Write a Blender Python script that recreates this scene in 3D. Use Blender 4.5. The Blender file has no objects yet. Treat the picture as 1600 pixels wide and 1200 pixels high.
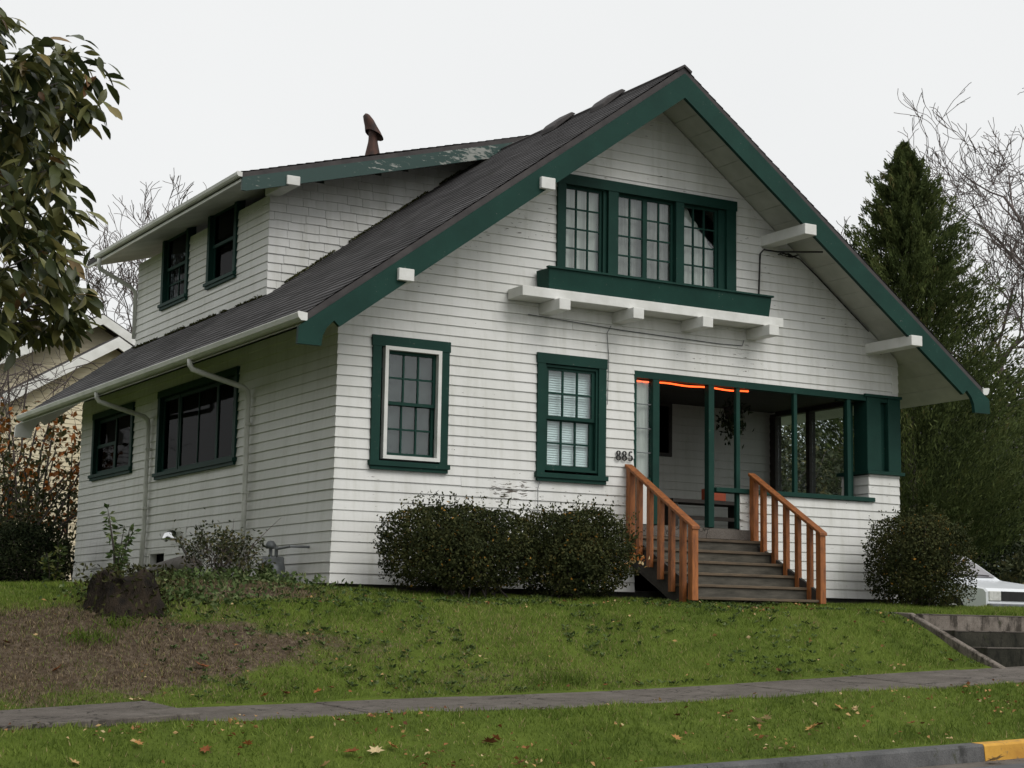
import bpy, bmesh, math, random
import numpy as np
from mathutils import Vector, Matrix, noise as mnoise

random.seed(7); RNG = np.random.default_rng(7)
SC = bpy.context.scene
COL = SC.collection
R = math.radians

# ------------------------------------------------------------------ camera
cam = bpy.data.cameras.new("camera"); camo = bpy.data.objects.new("camera", cam); COL.objects.link(camo)
cam.sensor_width = 36; cam.lens = 61.93; cam.clip_end = 3000; cam.clip_start = 0.1
rx, ux, bx_ = (0.864671, -0.502087, 0.015881), (-0.083172, -0.111913, 0.990231), (-0.495405, -0.857545, -0.138528)
camo.matrix_world = Matrix(((rx[0], ux[0], bx_[0], -8.577), (rx[1], ux[1], bx_[1], -19.001), (rx[2], ux[2], bx_[2], -0.5147), (0, 0, 0, 1)))
SC.camera = camo
# ------------------------------------------------------------------ world, sun, exposure
SUN_EL, SUN_AZ = 46.0, 165.0          # azimuth clockwise from +y; soft light from the street side
wd = bpy.data.worlds.new("World"); SC.world = wd; wd.use_nodes = True
nt = wd.node_tree; nt.nodes.clear()
sky = nt.nodes.new('ShaderNodeTexSky'); sky.sky_type = 'NISHITA'; sky.sun_disc = False
sky.sun_elevation = R(SUN_EL); sky.sun_rotation = R(SUN_AZ); sky.dust_density = 4.0
hs = nt.nodes.new('ShaderNodeHueSaturation'); hs.inputs['Saturation'].default_value = 0.10
mx = nt.nodes.new('ShaderNodeMix'); mx.data_type = 'RGBA'; mx.inputs['Factor'].default_value = 0.90
cloud = nt.nodes.new('ShaderNodeTexNoise'); cloud.inputs['Scale'].default_value = 1.6; cloud.inputs['Detail'].default_value = 4
cr = nt.nodes.new('ShaderNodeValToRGB')
cr.color_ramp.elements[0].position = 0.3; cr.color_ramp.elements[0].color = (8.05, 8.2, 8.25, 1)
cr.color_ramp.elements[1].position = 0.7; cr.color_ramp.elements[1].color = (8.75, 8.85, 8.87, 1)
bg = nt.nodes.new('ShaderNodeBackground'); bg.inputs['Strength'].default_value = 0.10
wo = nt.nodes.new('ShaderNodeOutputWorld')
nt.links.new(sky.outputs[0], hs.inputs['Color']); nt.links.new(hs.outputs[0], mx.inputs['A'])
nt.links.new(cloud.outputs['Fac'], cr.inputs[0]); nt.links.new(cr.outputs[0], mx.inputs['B'])
nt.links.new(mx.outputs['Result'], bg.inputs['Color']); nt.links.new(bg.outputs[0], wo.inputs[0])
sl = bpy.data.lights.new("sun", 'SUN'); sl.energy = 1.4; sl.angle = R(35); sl.color = (1.0, 0.97, 0.93)
so = bpy.data.objects.new("sun", sl); COL.objects.link(so)
a, e = R(SUN_AZ), R(SUN_EL)
so.rotation_euler = Vector((math.sin(a)*math.cos(e), math.cos(a)*math.cos(e), math.sin(e))).to_track_quat('Z', 'Y').to_euler()
so.location = (0, -10, 30)
vs = SC.view_settings; vs.view_transform = 'Standard'; vs.look = 'None'; vs.exposure = 0.12; vs.gamma = 1.0

# ------------------------------------------------------------------ materials
def nmat(name):
    m = bpy.data.materials.new(name); m.use_nodes = True
    t = m.node_tree; b = t.nodes['Principled BSDF']
    return m, t, b
def N(t, typ, **kw):
    n = t.nodes.new(typ)
    for k, v in kw.items():
        if k in n.inputs: n.inputs[k].default_value = v
        else: setattr(n, k, v)
    return n
def pos(t, scale=(1, 1, 1)):
    g = t.nodes.new('ShaderNodeNewGeometry'); mp = t.nodes.new('ShaderNodeMapping')
    mp.inputs['Scale'].default_value = scale
    t.links.new(g.outputs['Position'], mp.inputs['Vector']); return mp.outputs[0]
def noise(t, vec, scale, detail=4, rough=.55):
    n = N(t, 'ShaderNodeTexNoise', Scale=scale, Detail=detail, Roughness=rough); t.links.new(vec, n.inputs['Vector']); return n.outputs['Fac']
def ramp(t, fac, stops):
    r = t.nodes.new('ShaderNodeValToRGB'); el = r.color_ramp.elements
    while len(el) < len(stops): el.new(.5)
    for q, (p, c) in zip(el, stops): q.position = p; q.color = (c + (1,)) if len(c) == 3 else c
    t.links.new(fac, r.inputs[0]); return r.outputs[0]
def mixc(t, fac, a, b, mode='MIX'):
    m = t.nodes.new('ShaderNodeMix'); m.data_type = 'RGBA'; m.blend_type = mode
    for s, v in (('Factor', fac), ('A', a), ('B', b)):
        if isinstance(v, (int, float)): m.inputs[s].default_value = v
        elif isinstance(v, tuple): m.inputs[s].default_value = v + (1,)
        else: t.links.new(v, m.inputs[s])
    return m.outputs['Result']
def math_(t, op, a, b):
    m = t.nodes.new('ShaderNodeMath'); m.operation = op
    for i, v in enumerate((a, b)):
        if isinstance(v, (int, float)): m.inputs[i].default_value = v
        else: t.links.new(v, m.inputs[i])
    return m.outputs[0]
def bump(t, b, fac, strength=.3, dist=.01):
    n = N(t, 'ShaderNodeBump', Strength=strength, Distance=dist); t.links.new(fac, n.inputs['Height']); t.links.new(n.outputs[0], b.inputs['Normal'])
def simple(name, c1, c2, scale=3, stretch=(1, 1, 1), rough=.6, bmp=.2, detail=5, spec=.3, metal=0, dist=.01):
    m, t, b = nmat(name); v = pos(t, stretch); f = noise(t, v, scale, detail)
    t.links.new(ramp(t, f, [(.3, c1), (.7, c2)]), b.inputs['Base Color'])
    b.inputs['Roughness'].default_value = rough; b.inputs['Specular IOR Level'].default_value = spec; b.inputs['Metallic'].default_value = metal
    if bmp: bump(t, b, noise(t, v, scale*6, 3), bmp, dist)
    return m
def white_paint(name, base=(.76, .76, .735), dirt=(.66, .66, .63), peel=.635, patch=True):
    m, t, b = nmat(name)
    v = pos(t); f = noise(t, pos(t, (.8, .8, .35)), 1.6, 6, .6)
    c = ramp(t, f, [(.32, dirt), (.62, base)])
    oi = t.nodes.new('ShaderNodeObjectInfo')
    c = mixc(t, 1.0, c, ramp(t, oi.outputs['Random'], [(0, (.94, .94, .93)), (1, (1, 1, 1))]), 'MULTIPLY')
    c = mixc(t, 1.0, c, ramp(t, noise(t, pos(t, (5, 5, .5)), 2.0, 4, .6), [(.28, (.88, .88, .855)), (.52, (1, 1, 1))]), 'MULTIPLY')
    # flaked paint: short horizontal scraps in patches
    fl = noise(t, pos(t, (4, 4, 22)), 1.7, 5, .65)
    wh = noise(t, v, .55, 3)
    k = math_(t, 'ADD', fl, math_(t, 'MULTIPLY', math_(t, 'SUBTRACT', wh, .5), .5))
    if patch:
        # the bare patch on the street wall between the two lower windows
        g = t.nodes.new('ShaderNodeNewGeometry')
        d = t.nodes.new('ShaderNodeVectorMath'); d.operation = 'SUBTRACT'; d.inputs[1].default_value = (2.35, 0, 1.2)
        t.links.new(g.outputs['Position'], d.inputs[0])
        s = t.nodes.new('ShaderNodeVectorMath'); s.operation = 'MULTIPLY'; s.inputs[1].default_value = (1.5, .5, 3.2); t.links.new(d.outputs[0], s.inputs[0])
        ln = t.nodes.new('ShaderNodeVectorMath'); ln.operation = 'LENGTH'; t.links.new(s.outputs[0], ln.inputs[0])
        k = math_(t, 'ADD', k, math_(t, 'MULTIPLY', math_(t, 'MAXIMUM', math_(t, 'SUBTRACT', 1.0, ln.outputs['Value']), 0), .26))
    pm = ramp(t, k, [(peel+.055, (0, 0, 0)), (peel+.075, (1, 1, 1))])
    c = mixc(t, pm, c, (.10, .085, .07))
    t.links.new(c, b.inputs['Base Color']); b.inputs['Roughness'].default_value = .55; b.inputs['Specular IOR Level'].default_value = .3
    bump(t, b, noise(t, pos(t, (2, 2, 30)), 5, 3), .15, .004)
    return m
M = {}
M['white'] = white_paint('white_paint')
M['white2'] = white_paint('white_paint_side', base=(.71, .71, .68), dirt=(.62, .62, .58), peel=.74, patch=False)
M['trimwhite'] = simple('white_trim', (.60, .60, .56), (.74, .74, .71), 4, (1, 1, 1), .5, .2)
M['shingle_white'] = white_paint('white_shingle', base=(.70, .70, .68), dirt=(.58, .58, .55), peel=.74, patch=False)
def trim_green():
    m, t, b = nmat('green_paint'); f = noise(t, pos(t), 2.2, 5, .6); f2 = noise(t, pos(t, (1, 1, 1)), 16, 6, .7)
    c = ramp(t, f, [(.3, (.0068, .033, .025)), (.7, (.0105, .048, .036))])
    c = mixc(t, ramp(t, f2, [(.62, (0, 0, 0)), (.80, (.35, .35, .35))]), c, (.035, .085, .072))
    k = math_(t, 'ADD', noise(t, pos(t), 30, 5, .7), math_(t, 'MULTIPLY', f, .35))
    c = mixc(t, ramp(t, k, [(.86, (0, 0, 0)), (.90, (1, 1, 1))]), c, (.16, .15, .13))
    t.links.new(c, b.inputs['Base Color']); b.inputs['Roughness'].default_value = .6; b.inputs['Specular IOR Level'].default_value = .16
    bump(t, b, noise(t, pos(t, (1, 1, 1)), 22, 4), .15, .004); return m
M['green'] = trim_green()
def peeled_green():
    m, t, b = nmat('weathered_green_paint'); f = noise(t, pos(t, (1.2, 1, 4)), 6, 7, .7)
    w = noise(t, pos(t, (1, .2, .2)), .9, 2)
    k = math_(t, 'ADD', f, math_(t, 'MULTIPLY', math_(t, 'SUBTRACT', w, .5), .7))
    c = mixc(t, ramp(t, k, [(.60, (0, 0, 0)), (.66, (1, 1, 1))]), (.009, .042, .034), (.26, .27, .245))
    t.links.new(c, b.inputs['Base Color']); b.inputs['Roughness'].default_value = .55; return m
M['green_worn'] = peeled_green()
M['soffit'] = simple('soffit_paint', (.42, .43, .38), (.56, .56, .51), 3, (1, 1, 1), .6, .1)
M['gutter'] = simple('gutter_metal', (.50, .51, .46), (.66, .66, .61), 2.5, (1, 1, 1), .4, .05)
M['metal_grey'] = simple('grey_metal', (.10, .11, .115), (.19, .20, .205), 9, (1, 1, 1), .45, .1, metal=.3)
M['silver'] = simple('bright_metal', (.62, .62, .62), (.82, .82, .82), 12, (1, 1, 1), .18, 0, metal=1)
M['rust'] = simple('rusty_flue_metal', (.03, .026, .026), (.10, .048, .034), 9, (1, 1, .5), .7, .3, metal=.2)
M['black'] = simple('black_rubber', (.012, .012, .012), (.022, .022, .022), 8, (1, 1, 1), .6, .1)
M['foundation'] = simple('dark_concrete', (.05, .05, .047), (.10, .098, .09), 5, (1, 1, 1), .9, .4)
def roof_mat():
    m, t, b = nmat('asphalt_shingle')
    tc = t.nodes.new('ShaderNodeUVMap')
    br = N(t, 'ShaderNodeTexBrick', Scale=1.0)
    br.inputs['Brick Width'].default_value = .31; br.inputs['Row Height'].default_value = .145; br.inputs['Mortar Size'].default_value = .006
    br.inputs['Color1'].default_value = (.070, .067, .068, 1); br.inputs['Color2'].default_value = (.112, .107, .109, 1); br.inputs['Mortar'].default_value = (.05, .045, .045, 1)
    t.links.new(tc.outputs[0], br.inputs['Vector'])
    f = noise(t, pos(t, (1, .35, 1)), 2.2, 6, .65)
    c = mixc(t, 1.0, br.outputs['Color'], ramp(t, f, [(.3, (.68, .68, .68)), (.72, (1.45, 1.45, 1.45))]), 'MULTIPLY')
    ms = ramp(t, noise(t, pos(t), 1.1, 6, .7), [(.60, (0, 0, 0)), (.72, (.5, .5, .5))])
    c = mixc(t, ms, c, (.055, .062, .03))
    t.links.new(c, b.inputs['Base Color']); b.inputs['Roughness'].default_value = .85; b.inputs['Specular IOR Level'].default_value = .25
    bump(t, b, noise(t, pos(t), 60, 2), .4, .006); return m
M['roof'] = roof_mat()
M['roof_edge'] = simple('roof_edge_board', (.046, .042, .042), (.075, .068, .066), 5, (1, 1, 1), .8, .3)
def wood(name, c1, c2, stretch, rough=.6):
    m, t, b = nmat(name); v = pos(t, stretch); f = noise(t, v, 3, 6, .65)
    oi = t.nodes.new('ShaderNodeObjectInfo')
    c = ramp(t, f, [(.28, c1), (.72, c2)])
    c = mixc(t, 1.0, c, ramp(t, oi.outputs['Random'], [(0, (.82, .82, .82)), (1, (1.12, 1.1, 1.05))]), 'MULTIPLY')
    t.links.new(c, b.inputs['Base Color']); b.inputs['Roughness'].default_value = rough; bump(t, b, f, .3, .004); return m
M['cedar'] = wood('stained_cedar', (.13, .040, .010), (.40, .135, .032), (7, 7, 1.6), .6)
M['step_wood'] = wood('mossy_step_wood', (.028, .027, .020), (.105, .096, .078), (1.2, 5, 6), .85)
M['tread_wood'] = wood('tread_wood', (.055, .042, .028), (.16, .115, .072), (1.2, 6, 6), .8)
M['dark_wood'] = wood('dark_wood', (.018, .016, .014), (.05, .043, .036), (1, 6, 6), .8)
def concrete(name, lo, hi, stain, moss, amount=.5, scale=2.6, crack=True):
    m, t, b = nmat(name); f = noise(t, pos(t), scale, 9, .68); sp = noise(t, pos(t), 70, 3, .8)
    c = ramp(t, f, [(.28, lo), (.72, hi)])
    c = mixc(t, 1.0, c, ramp(t, sp, [(.3, (.72, .72, .72)), (.7, (1.22, 1.2, 1.18))]), 'MULTIPLY')
    st_ = noise(t, pos(t, (1, 1, .45)), scale*1.7, 7, .72)
    c = mixc(t, ramp(t, st_, [(amount, (0, 0, 0)), (amount+.10, (.85, .85, .85))]), c, stain)
    c = mixc(t, ramp(t, noise(t, pos(t), 5.5, 7, .7), [(.60, (0, 0, 0)), (.68, (.8, .8, .8))]), c, moss)
    if crack:
        vo = N(t, 'ShaderNodeTexVoronoi', Scale=.8); vo.feature = 'DISTANCE_TO_EDGE'
        wv = t.nodes.new('ShaderNodeVectorMath'); wv.operation = 'ADD'; nn = N(t, 'ShaderNodeTexNoise', Scale=3.0, Detail=4)
        p_ = pos(t); t.links.new(p_, nn.inputs['Vector']); t.links.new(p_, wv.inputs[0]); t.links.new(nn.outputs['Color'], wv.inputs[1]); t.links.new(wv.outputs[0], vo.inputs['Vector'])
        c = mixc(t, ramp(t, vo.outputs['Distance'], [(.004, (.8, .8, .8)), (.012, (0, 0, 0))]), c, (.02, .018, .014))
    t.links.new(c, b.inputs['Base Color']); b.inputs['Roughness'].default_value = .92; b.inputs['Specular IOR Level'].default_value = .2
    bump(t, b, math_(t, 'ADD', f, sp), .5, .012); return m
M['concrete'] = concrete('weathered_concrete', (.085, .074, .064), (.170, .152, .135), (.055, .048, .040), (.045, .050, .022), .56)
M['concrete_stain'] = concrete('stained_concrete', (.12, .102, .085), (.25, .22, .19), (.035, .030, .024), (.035, .040, .018), .50, 3.6, False)
M['concrete_dark'] = concrete('mossy_dark_concrete', (.016, .017, .012), (.055, .052, .040), (.010, .010, .008), (.028, .036, .012), .52, 4.0, False)
M['curb'] = concrete('curb_concrete', (.070, .072, .074), (.150, .150, .150), (.04, .04, .038), (.05, .055, .028), .58, 3.0, False)
def yellow_paint():
    m, t, b = nmat('yellow_curb_paint'); f = noise(t, pos(t), 4, 7, .65); w = noise(t, pos(t, (1, 1, 1)), 9, 7, .72)
    c = ramp(t, f, [(.3, (.40, .19, .02)), (.7, (.64, .35, .045))])
    c = mixc(t, ramp(t, w, [(.56, (0, 0, 0)), (.64, (.9, .9, .9))]), c, (.10, .085, .06))
    t.links.new(c, b.inputs['Base Color']); b.inputs['Roughness'].default_value = .75; bump(t, b, w, .4, .008); return m
M['yellow'] = yellow_paint()
M['asphalt'] = simple('asphalt', (.055, .056, .06), (.115, .118, .122), 5, (1, 1, 1), .8, .5, 9)
M['driveway'] = simple('driveway_gravel', (.10, .095, .085), (.2, .19, .17), 8, (1, 1, 1), .9, .5)
def glass_mat(name, tint=(.9, .95, .95), refl=1.0):
    m, t, b = nmat(name); t.nodes.remove(b)
    tr = N(t, 'ShaderNodeBsdfTransparent'); tr.inputs[0].default_value = tint + (1,)
    gl = N(t, 'ShaderNodeBsdfGlossy', Roughness=.03); gl.inputs[0].default_value = (refl, refl, refl, 1)
    lw = N(t, 'ShaderNodeLayerWeight', Blend=.5); f5 = math_(t, 'ADD', math_(t, 'MULTIPLY', math_(t, 'POWER', lw.outputs['Facing'], 5.0), .9), .05); ms = t.nodes.new('ShaderNodeMixShader')
    bp = N(t, 'ShaderNodeBump', Strength=.06, Distance=.02); t.links.new(noise(t, pos(t), 3, 2), bp.inputs['Height'])
    t.links.new(bp.outputs[0], gl.inputs['Normal'])
    t.links.new(f5, ms.inputs[0]); t.links.new(tr.outputs[0], ms.inputs[1]); t.links.new(gl.outputs[0], ms.inputs[2])
    t.links.new(ms.outputs[0], t.nodes['Material Output'].inputs[0]); return m
M['glass'] = glass_mat('window_glass')
M['glass_dark'] = glass_mat('shade_dark_glass', (.20, .22, .22), .15)  # tinted dark and dulled, in place of deep shade on the panes
M['screen'] = simple('insect_screen', (.030, .032, .031), (.075, .077, .073), 5, (1, 1, 1), .8, 0)
M['curtain'] = simple('grey_curtain', (.42, .38, .34), (.66, .61, .55), 3, (6, 6, .4), .9, .2)
M['curtain_dark'] = simple('dim_curtain', (.20, .175, .16), (.36, .32, .29), 3, (6, 6, .4), .9, .2)
M['blind'] = simple('white_blind', (.78, .82, .80), (.86, .88, .87), 4, (1, 1, 8), .6, .1)
M['room'] = simple('dark_room', (.03, .03, .03), (.06, .058, .055), 2, (1, 1, 1), .9, 0)
M['porch_white'] = white_paint('shade_toned_porch_paint', base=(.50, .50, .46), dirt=(.42, .42, .38), peel=.75, patch=False)  # white siding toned down, the porch shade put into the colour
def led():
    m, t, b = nmat('orange_rope_light'); b.inputs['Base Color'].default_value = (.8, .12, .03, 1)
    b.inputs['Emission Color'].default_value = (1, .10, .02, 1); b.inputs['Emission Strength'].default_value = 2.6; return m
M['led'] = led()
M['orange_box'] = simple('orange_box_card', (.30, .065, .03), (.42, .09, .04), 4)
M['cream'] = simple('cream_siding', (.56, .49, .33), (.68, .61, .44), 1.2, (1, 1, 1), .6, .1)
M['bluegrey'] = simple('blue_grey_siding', (.15, .19, .21), (.20, .24, .26), 1.2, (1, 1, 1), .6, .1)
M['bark'] = wood('grey_bark', (.035, .028, .024), (.10, .085, .075), (4, 4, 1), .9)
M['twig'] = simple('bare_twig', (.06, .047, .043), (.13, .105, .098), 3, (1, 1, 1), .9, 0)
M['carpaint'] = simple('white_car_paint', (.66, .69, .72), (.74, .76, .78), 2, (1, 1, 1), .25, 0, spec=.5)
M['chrome'] = simple('headlight_lens', (.45, .45, .42), (.7, .7, .66), 20, (1, 1, 1), .15, .1, metal=.4)
def leafmat(name, stops, rough=.5, spec=.3, trans=.0):
    m, t, b = nmat(name); at = t.nodes.new('ShaderNodeAttribute'); at.attribute_name = 'tint'
    oi = t.nodes.new('ShaderNodeObjectInfo')
    f = math_(t, 'FRACT', math_(t, 'ADD', at.outputs['Fac'], oi.outputs['Random']), 0) if name.endswith('single') else at.outputs['Fac']
    c = ramp(t, f, stops)
    t.links.new(c, b.inputs['Base Color']); b.inputs['Roughness'].default_value = rough; b.inputs['Specular IOR Level'].default_value = spec
    if trans:
        o = t.nodes['Material Output']; tl = t.nodes.new('ShaderNodeBsdfTranslucent'); t.links.new(c, tl.inputs[0])
        ms = t.nodes.new('ShaderNodeMixShader'); ms.inputs[0].default_value = trans
        t.links.new(b.outputs[0], ms.inputs[1]); t.links.new(tl.outputs[0], ms.inputs[2]); t.links.new(ms.outputs[0], o.inputs[0])
    return m
M['grass'] = leafmat('grass_blades', [(0, (.062, .096, .017)), (.45, (.138, .198, .032)), (.8, (.215, .275, .055)), (1, (.33, .27, .13))], .7, .12, .28)
M['straw'] = leafmat('dead_straw', [(0, (.05, .038, .02)), (.45, (.14, .10, .06)), (.8, (.27, .21, .13)), (1, (.10, .13, .035))], .8, .1)
M['weed'] = leafmat('broad_weed_leaf', [(0, (.035, .062, .018)), (.6, (.085, .125, .040)), (1, (.17, .20, .09))], .7, .12, .15)
M['hedge'] = leafmat('hedge_leaf', [(0, (.016, .022, .009)), (.5, (.042, .050, .018)), (.85, (.078, .080, .028)), (.97, (.12, .085, .03)), (1, (.30, .16, .03))], .75, .10, .12)
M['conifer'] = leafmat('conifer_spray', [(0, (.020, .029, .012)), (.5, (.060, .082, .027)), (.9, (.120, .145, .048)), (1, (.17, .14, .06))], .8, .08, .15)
M['darkleaf'] = leafmat('dark_evergreen_leaf', [(0, (.006, .010, .005)), (.6, (.016, .024, .010)), (1, (.040, .048, .02))], .8, .08)
M['magnolia'] = leafmat('magnolia_leaf', [(0, (.026, .038, .014)), (.4, (.070, .082, .027)), (.8, (.16, .16, .05)), (.95, (.23, .20, .07)), (1, (.17, .08, .035))], .38, .4, .2)
M['magnolia1'] = leafmat('magnolia_leaf_single', [(0, (.026, .038, .014)), (.4, (.070, .082, .027)), (.8, (.16, .16, .05)), (.95, (.23, .20, .07)), (1, (.17, .08, .035))], .38, .4, .2)
M['autumn'] = leafmat('autumn_leaf', [(0, (.03, .04, .014)), (.35, (.06, .065, .02)), (.6, (.28, .10, .022)), (1, (.52, .17, .035))], .6, .2, .15)
M['olive'] = leafmat('olive_leaf', [(0, (.02, .026, .012)), (.6, (.05, .06, .022)), (1, (.13, .11, .04))], .6, .2, .1)
M['lime'] = leafmat('yellow_green_leaf', [(0, (.03, .055, .016)), (.6, (.09, .13, .035)), (1, (.22, .22, .06))], .5, .3, .2)
M['moss'] = leafmat('moss', [(0, (.02, .022, .008)), (1, (.10, .10, .035))], .9, .1)
M['litter'] = leafmat('dead_leaf', [(0, (.10, .04, .018)), (.35, (.26, .11, .04)), (.7, (.42, .26, .10)), (1, (.55, .43, .24))], .7, .2, .1)
M['litter1'] = leafmat('dead_leaf_single', [(0, (.10, .04, .018)), (.3, (.30, .10, .03)), (.6, (.45, .26, .09)), (1, (.55, .43, .24))], .7, .2, .1)
def ground_mat():
    m, t, b = nmat('lawn_soil'); at = t.nodes.new('ShaderNodeAttribute'); at.attribute_name = 'dirt'
    f = noise(t, pos(t), 2.5, 8, .65); f2 = noise(t, pos(t), 14, 6, .7)
    g = ramp(t, f, [(.3, (.062, .090, .015)), (.7, (.11, .150, .024))])
    d = ramp(t, f2, [(.25, (.028, .019, .012)), (.5, (.090, .066, .045)), (.78, (.20, .16, .115))])
    k = math_(t, 'ADD', at.outputs['Fac'], math_(t, 'MULTIPLY', math_(t, 'SUBTRACT', f2, .5), .8))
    c = mixc(t, ramp(t, k, [(.35, (0, 0, 0)), (.65, (1, 1, 1))]), g, d)
    t.links.new(c, b.inputs['Base Color']); b.inputs['Roughness'].default_value = .95; b.inputs['Specular IOR Level'].default_value = .1
    bump(t, b, f2, .8, .04); return m
M['ground'] = ground_mat()
M['stump'] = simple('rotten_stump_wood', (.010, .008, .006), (.045, .032, .020), 7, (2, 2, .6), .95, .9, 8, dist=.03)
M['log'] = simple('grey_log_wood', (.07, .062, .055), (.17, .155, .14), 5, (1, 1, 1), .9, .5)

# ------------------------------------------------------------------ builders
WLOC = {}
def link(o, parent=None):
    COL.objects.link(o)
    if parent is not None:
        o.parent = parent
        o.matrix_parent_inverse = Matrix.Translation(-WLOC.get(parent.name, Vector((0, 0, 0))))
    return o
def tag(o, label=None, cat=None, group=None, kind=None):
    for k, v in (('label', label), ('category', cat), ('group', group), ('kind', kind)):
        if v: o[k] = v
    return o
def thing(name, loc, label, cat, group=None):
    o = bpy.data.objects.new(name, None); COL.objects.link(o); o.location = loc; o.empty_display_size = .2
    WLOC[o.name] = Vector(loc); return tag(o, label, cat, group)
class MB:
    def __init__(s): s.v = []; s.f = []; s.uv = None
    def add(s, vs, fs):
        n = len(s.v); s.v += [tuple(p) for p in vs]; s.f += [tuple(i+n for i in f) for f in fs]; return s
    def box(s, x0, x1, y0, y1, z0, z1):
        return s.add([(x0, y0, z0), (x1, y0, z0), (x1, y1, z0), (x0, y1, z0), (x0, y0, z1), (x1, y0, z1), (x1, y1, z1), (x0, y1, z1)],
                     [(0, 3, 2, 1), (4, 5, 6, 7), (0, 1, 5, 4), (1, 2, 6, 5), (2, 3, 7, 6), (3, 0, 4, 7)])
    def prism(s, poly, axis, a, b):
        def P(p, q): return {'x': (q, p[0], p[1]), 'y': (p[0], q, p[1]), 'z': (p[0], p[1], q)}[axis]
        n = len(poly); vs = [P(p, a) for p in poly] + [P(p, b) for p in poly]
        return s.add(vs, [tuple(range(n)), tuple(range(2*n-1, n-1, -1))] + [(i, i+n, (i+1) % n+n, (i+1) % n) for i in range(n)])
    def tube(s, pts, rad, n=8, cap=True):
        pts = [Vector(p) for p in pts]; rings = []
        rads = rad if isinstance(rad, (list, tuple)) else [rad]*len(pts)
        up = Vector((0.13, .29, .95)).normalized()
        for i, p in enumerate(pts):
            d = (pts[min(i+1, len(pts)-1)]-pts[max(i-1, 0)]).normalized()
            x = d.cross(up);
            if x.length < .05: x = d.cross(Vector((1, 0, 0)))
            x.normalize(); y = d.cross(x)
            rings.append([p+(x*math.cos(q*2*math.pi/n)+y*math.sin(q*2*math.pi/n))*rads[i] for q in range(n)])
        vs = [v for r in rings for v in r]; fs = []
        for i in range(len(rings)-1):
            for q in range(n): fs.append((i*n+q, i*n+(q+1) % n, (i+1)*n+(q+1) % n, (i+1)*n+q))
        if cap: fs += [tuple(range(n-1, -1, -1)), tuple((len(rings)-1)*n+q for q in range(n))]
        return s.add(vs, fs)
    def lathe(s, prof, c, n=20, axis='z'):
        vs = []
        for r, h in prof:
            for q in range(n):
                a = q*2*math.pi/n; p = (r*math.cos(a), r*math.sin(a), h)
                if axis == 'y': p = (p[0], p[2], p[1])
                if axis == 'x': p = (p[2], p[0], p[1])
                vs.append((c[0]+p[0], c[1]+p[1], c[2]+p[2]))
        fs = [(i*n+q, i*n+(q+1) % n, (i+1)*n+(q+1) % n, (i+1)*n+q) for i in range(len(prof)-1) for q in range(n)]
        return s.add(vs, fs)
    def build(s, name, mat, parent=None, smooth=False, bevel=0):
        m = bpy.data.meshes.new(name); m.from_pydata(s.v, [], s.f); m.update()
        bm = bmesh.new(); bm.from_mesh(m); bmesh.ops.recalc_face_normals(bm, faces=bm.faces[:])
        if bevel: bmesh.ops.bevel(bm, geom=bm.edges[:], offset=bevel, segments=1, affect='EDGES', profile=.5)
        bm.to_mesh(m); bm.free()
        if mat is not None: m.materials.append(M[mat] if isinstance(mat, str) else mat)
        if smooth: m.polygons.foreach_set('use_smooth', [True]*len(m.polygons))
        return link(bpy.data.objects.new(name, m), parent)
def fast(name, v, f, mat, parent=None, tint=None, smooth=False):
    v = np.asarray(v, np.float32); f = np.asarray(f, np.int32); k = f.shape[1]
    m = bpy.data.meshes.new(name); m.vertices.add(len(v)); m.vertices.foreach_set('co', v.ravel())
    m.loops.add(f.size); m.polygons.add(len(f)); m.loops.foreach_set('vertex_index', f.ravel())
    m.polygons.foreach_set('loop_start', np.arange(0, f.size, k, dtype=np.int32))
    m.update(calc_edges=True); m.validate()
    if tint is not None:
        at = m.attributes.new('tint', 'FLOAT', 'FACE'); at.data.foreach_set('value', np.asarray(tint, np.float32))
    m.materials.append(M[mat])
    if smooth: m.polygons.foreach_set('use_smooth', np.ones(len(f), bool))
    return link(bpy.data.objects.new(name, m), parent)
def unit(v): return v/np.maximum(np.linalg.norm(v, axis=1, keepdims=True), 1e-9)
def leaves(name, C, D, L, Wd, mat, parent=None, tint=None, nrm=None):
    """one folded leaf (two triangles) for each centre"""
    n = len(C); D = unit(D); h = RNG.normal(size=(n, 3)) if nrm is None else nrm + RNG.normal(size=(n, 3))*.5
    S = unit(np.cross(D, h)); U = np.cross(S, D)
    L = np.broadcast_to(np.asarray(L, float), (n,))[:, None]; Wd = np.broadcast_to(np.asarray(Wd, float), (n,))[:, None]
    a = C - D*L*.5; b = C + D*L*.5; mid = C + D*L*.05 + U*Wd*.25
    v = np.stack([a, mid+S*Wd*.5, b, mid-S*Wd*.5], 1).reshape(-1, 3)
    i = np.arange(n)[:, None]*4
    f = np.concatenate([i+[0, 1, 2], i+[0, 2, 3]], 1).reshape(-1, 3)
    if tint is None: tint = RNG.random(n)
    return fast(name, v, f, mat, parent, np.repeat(np.clip(tint, 0, 1), 2))
def lump(P, sc, seed=0):
    return np.array([mnoise.noise(Vector((p[0]*sc+seed, p[1]*sc+seed*1.7, p[2]*sc))) for p in P])

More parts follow.
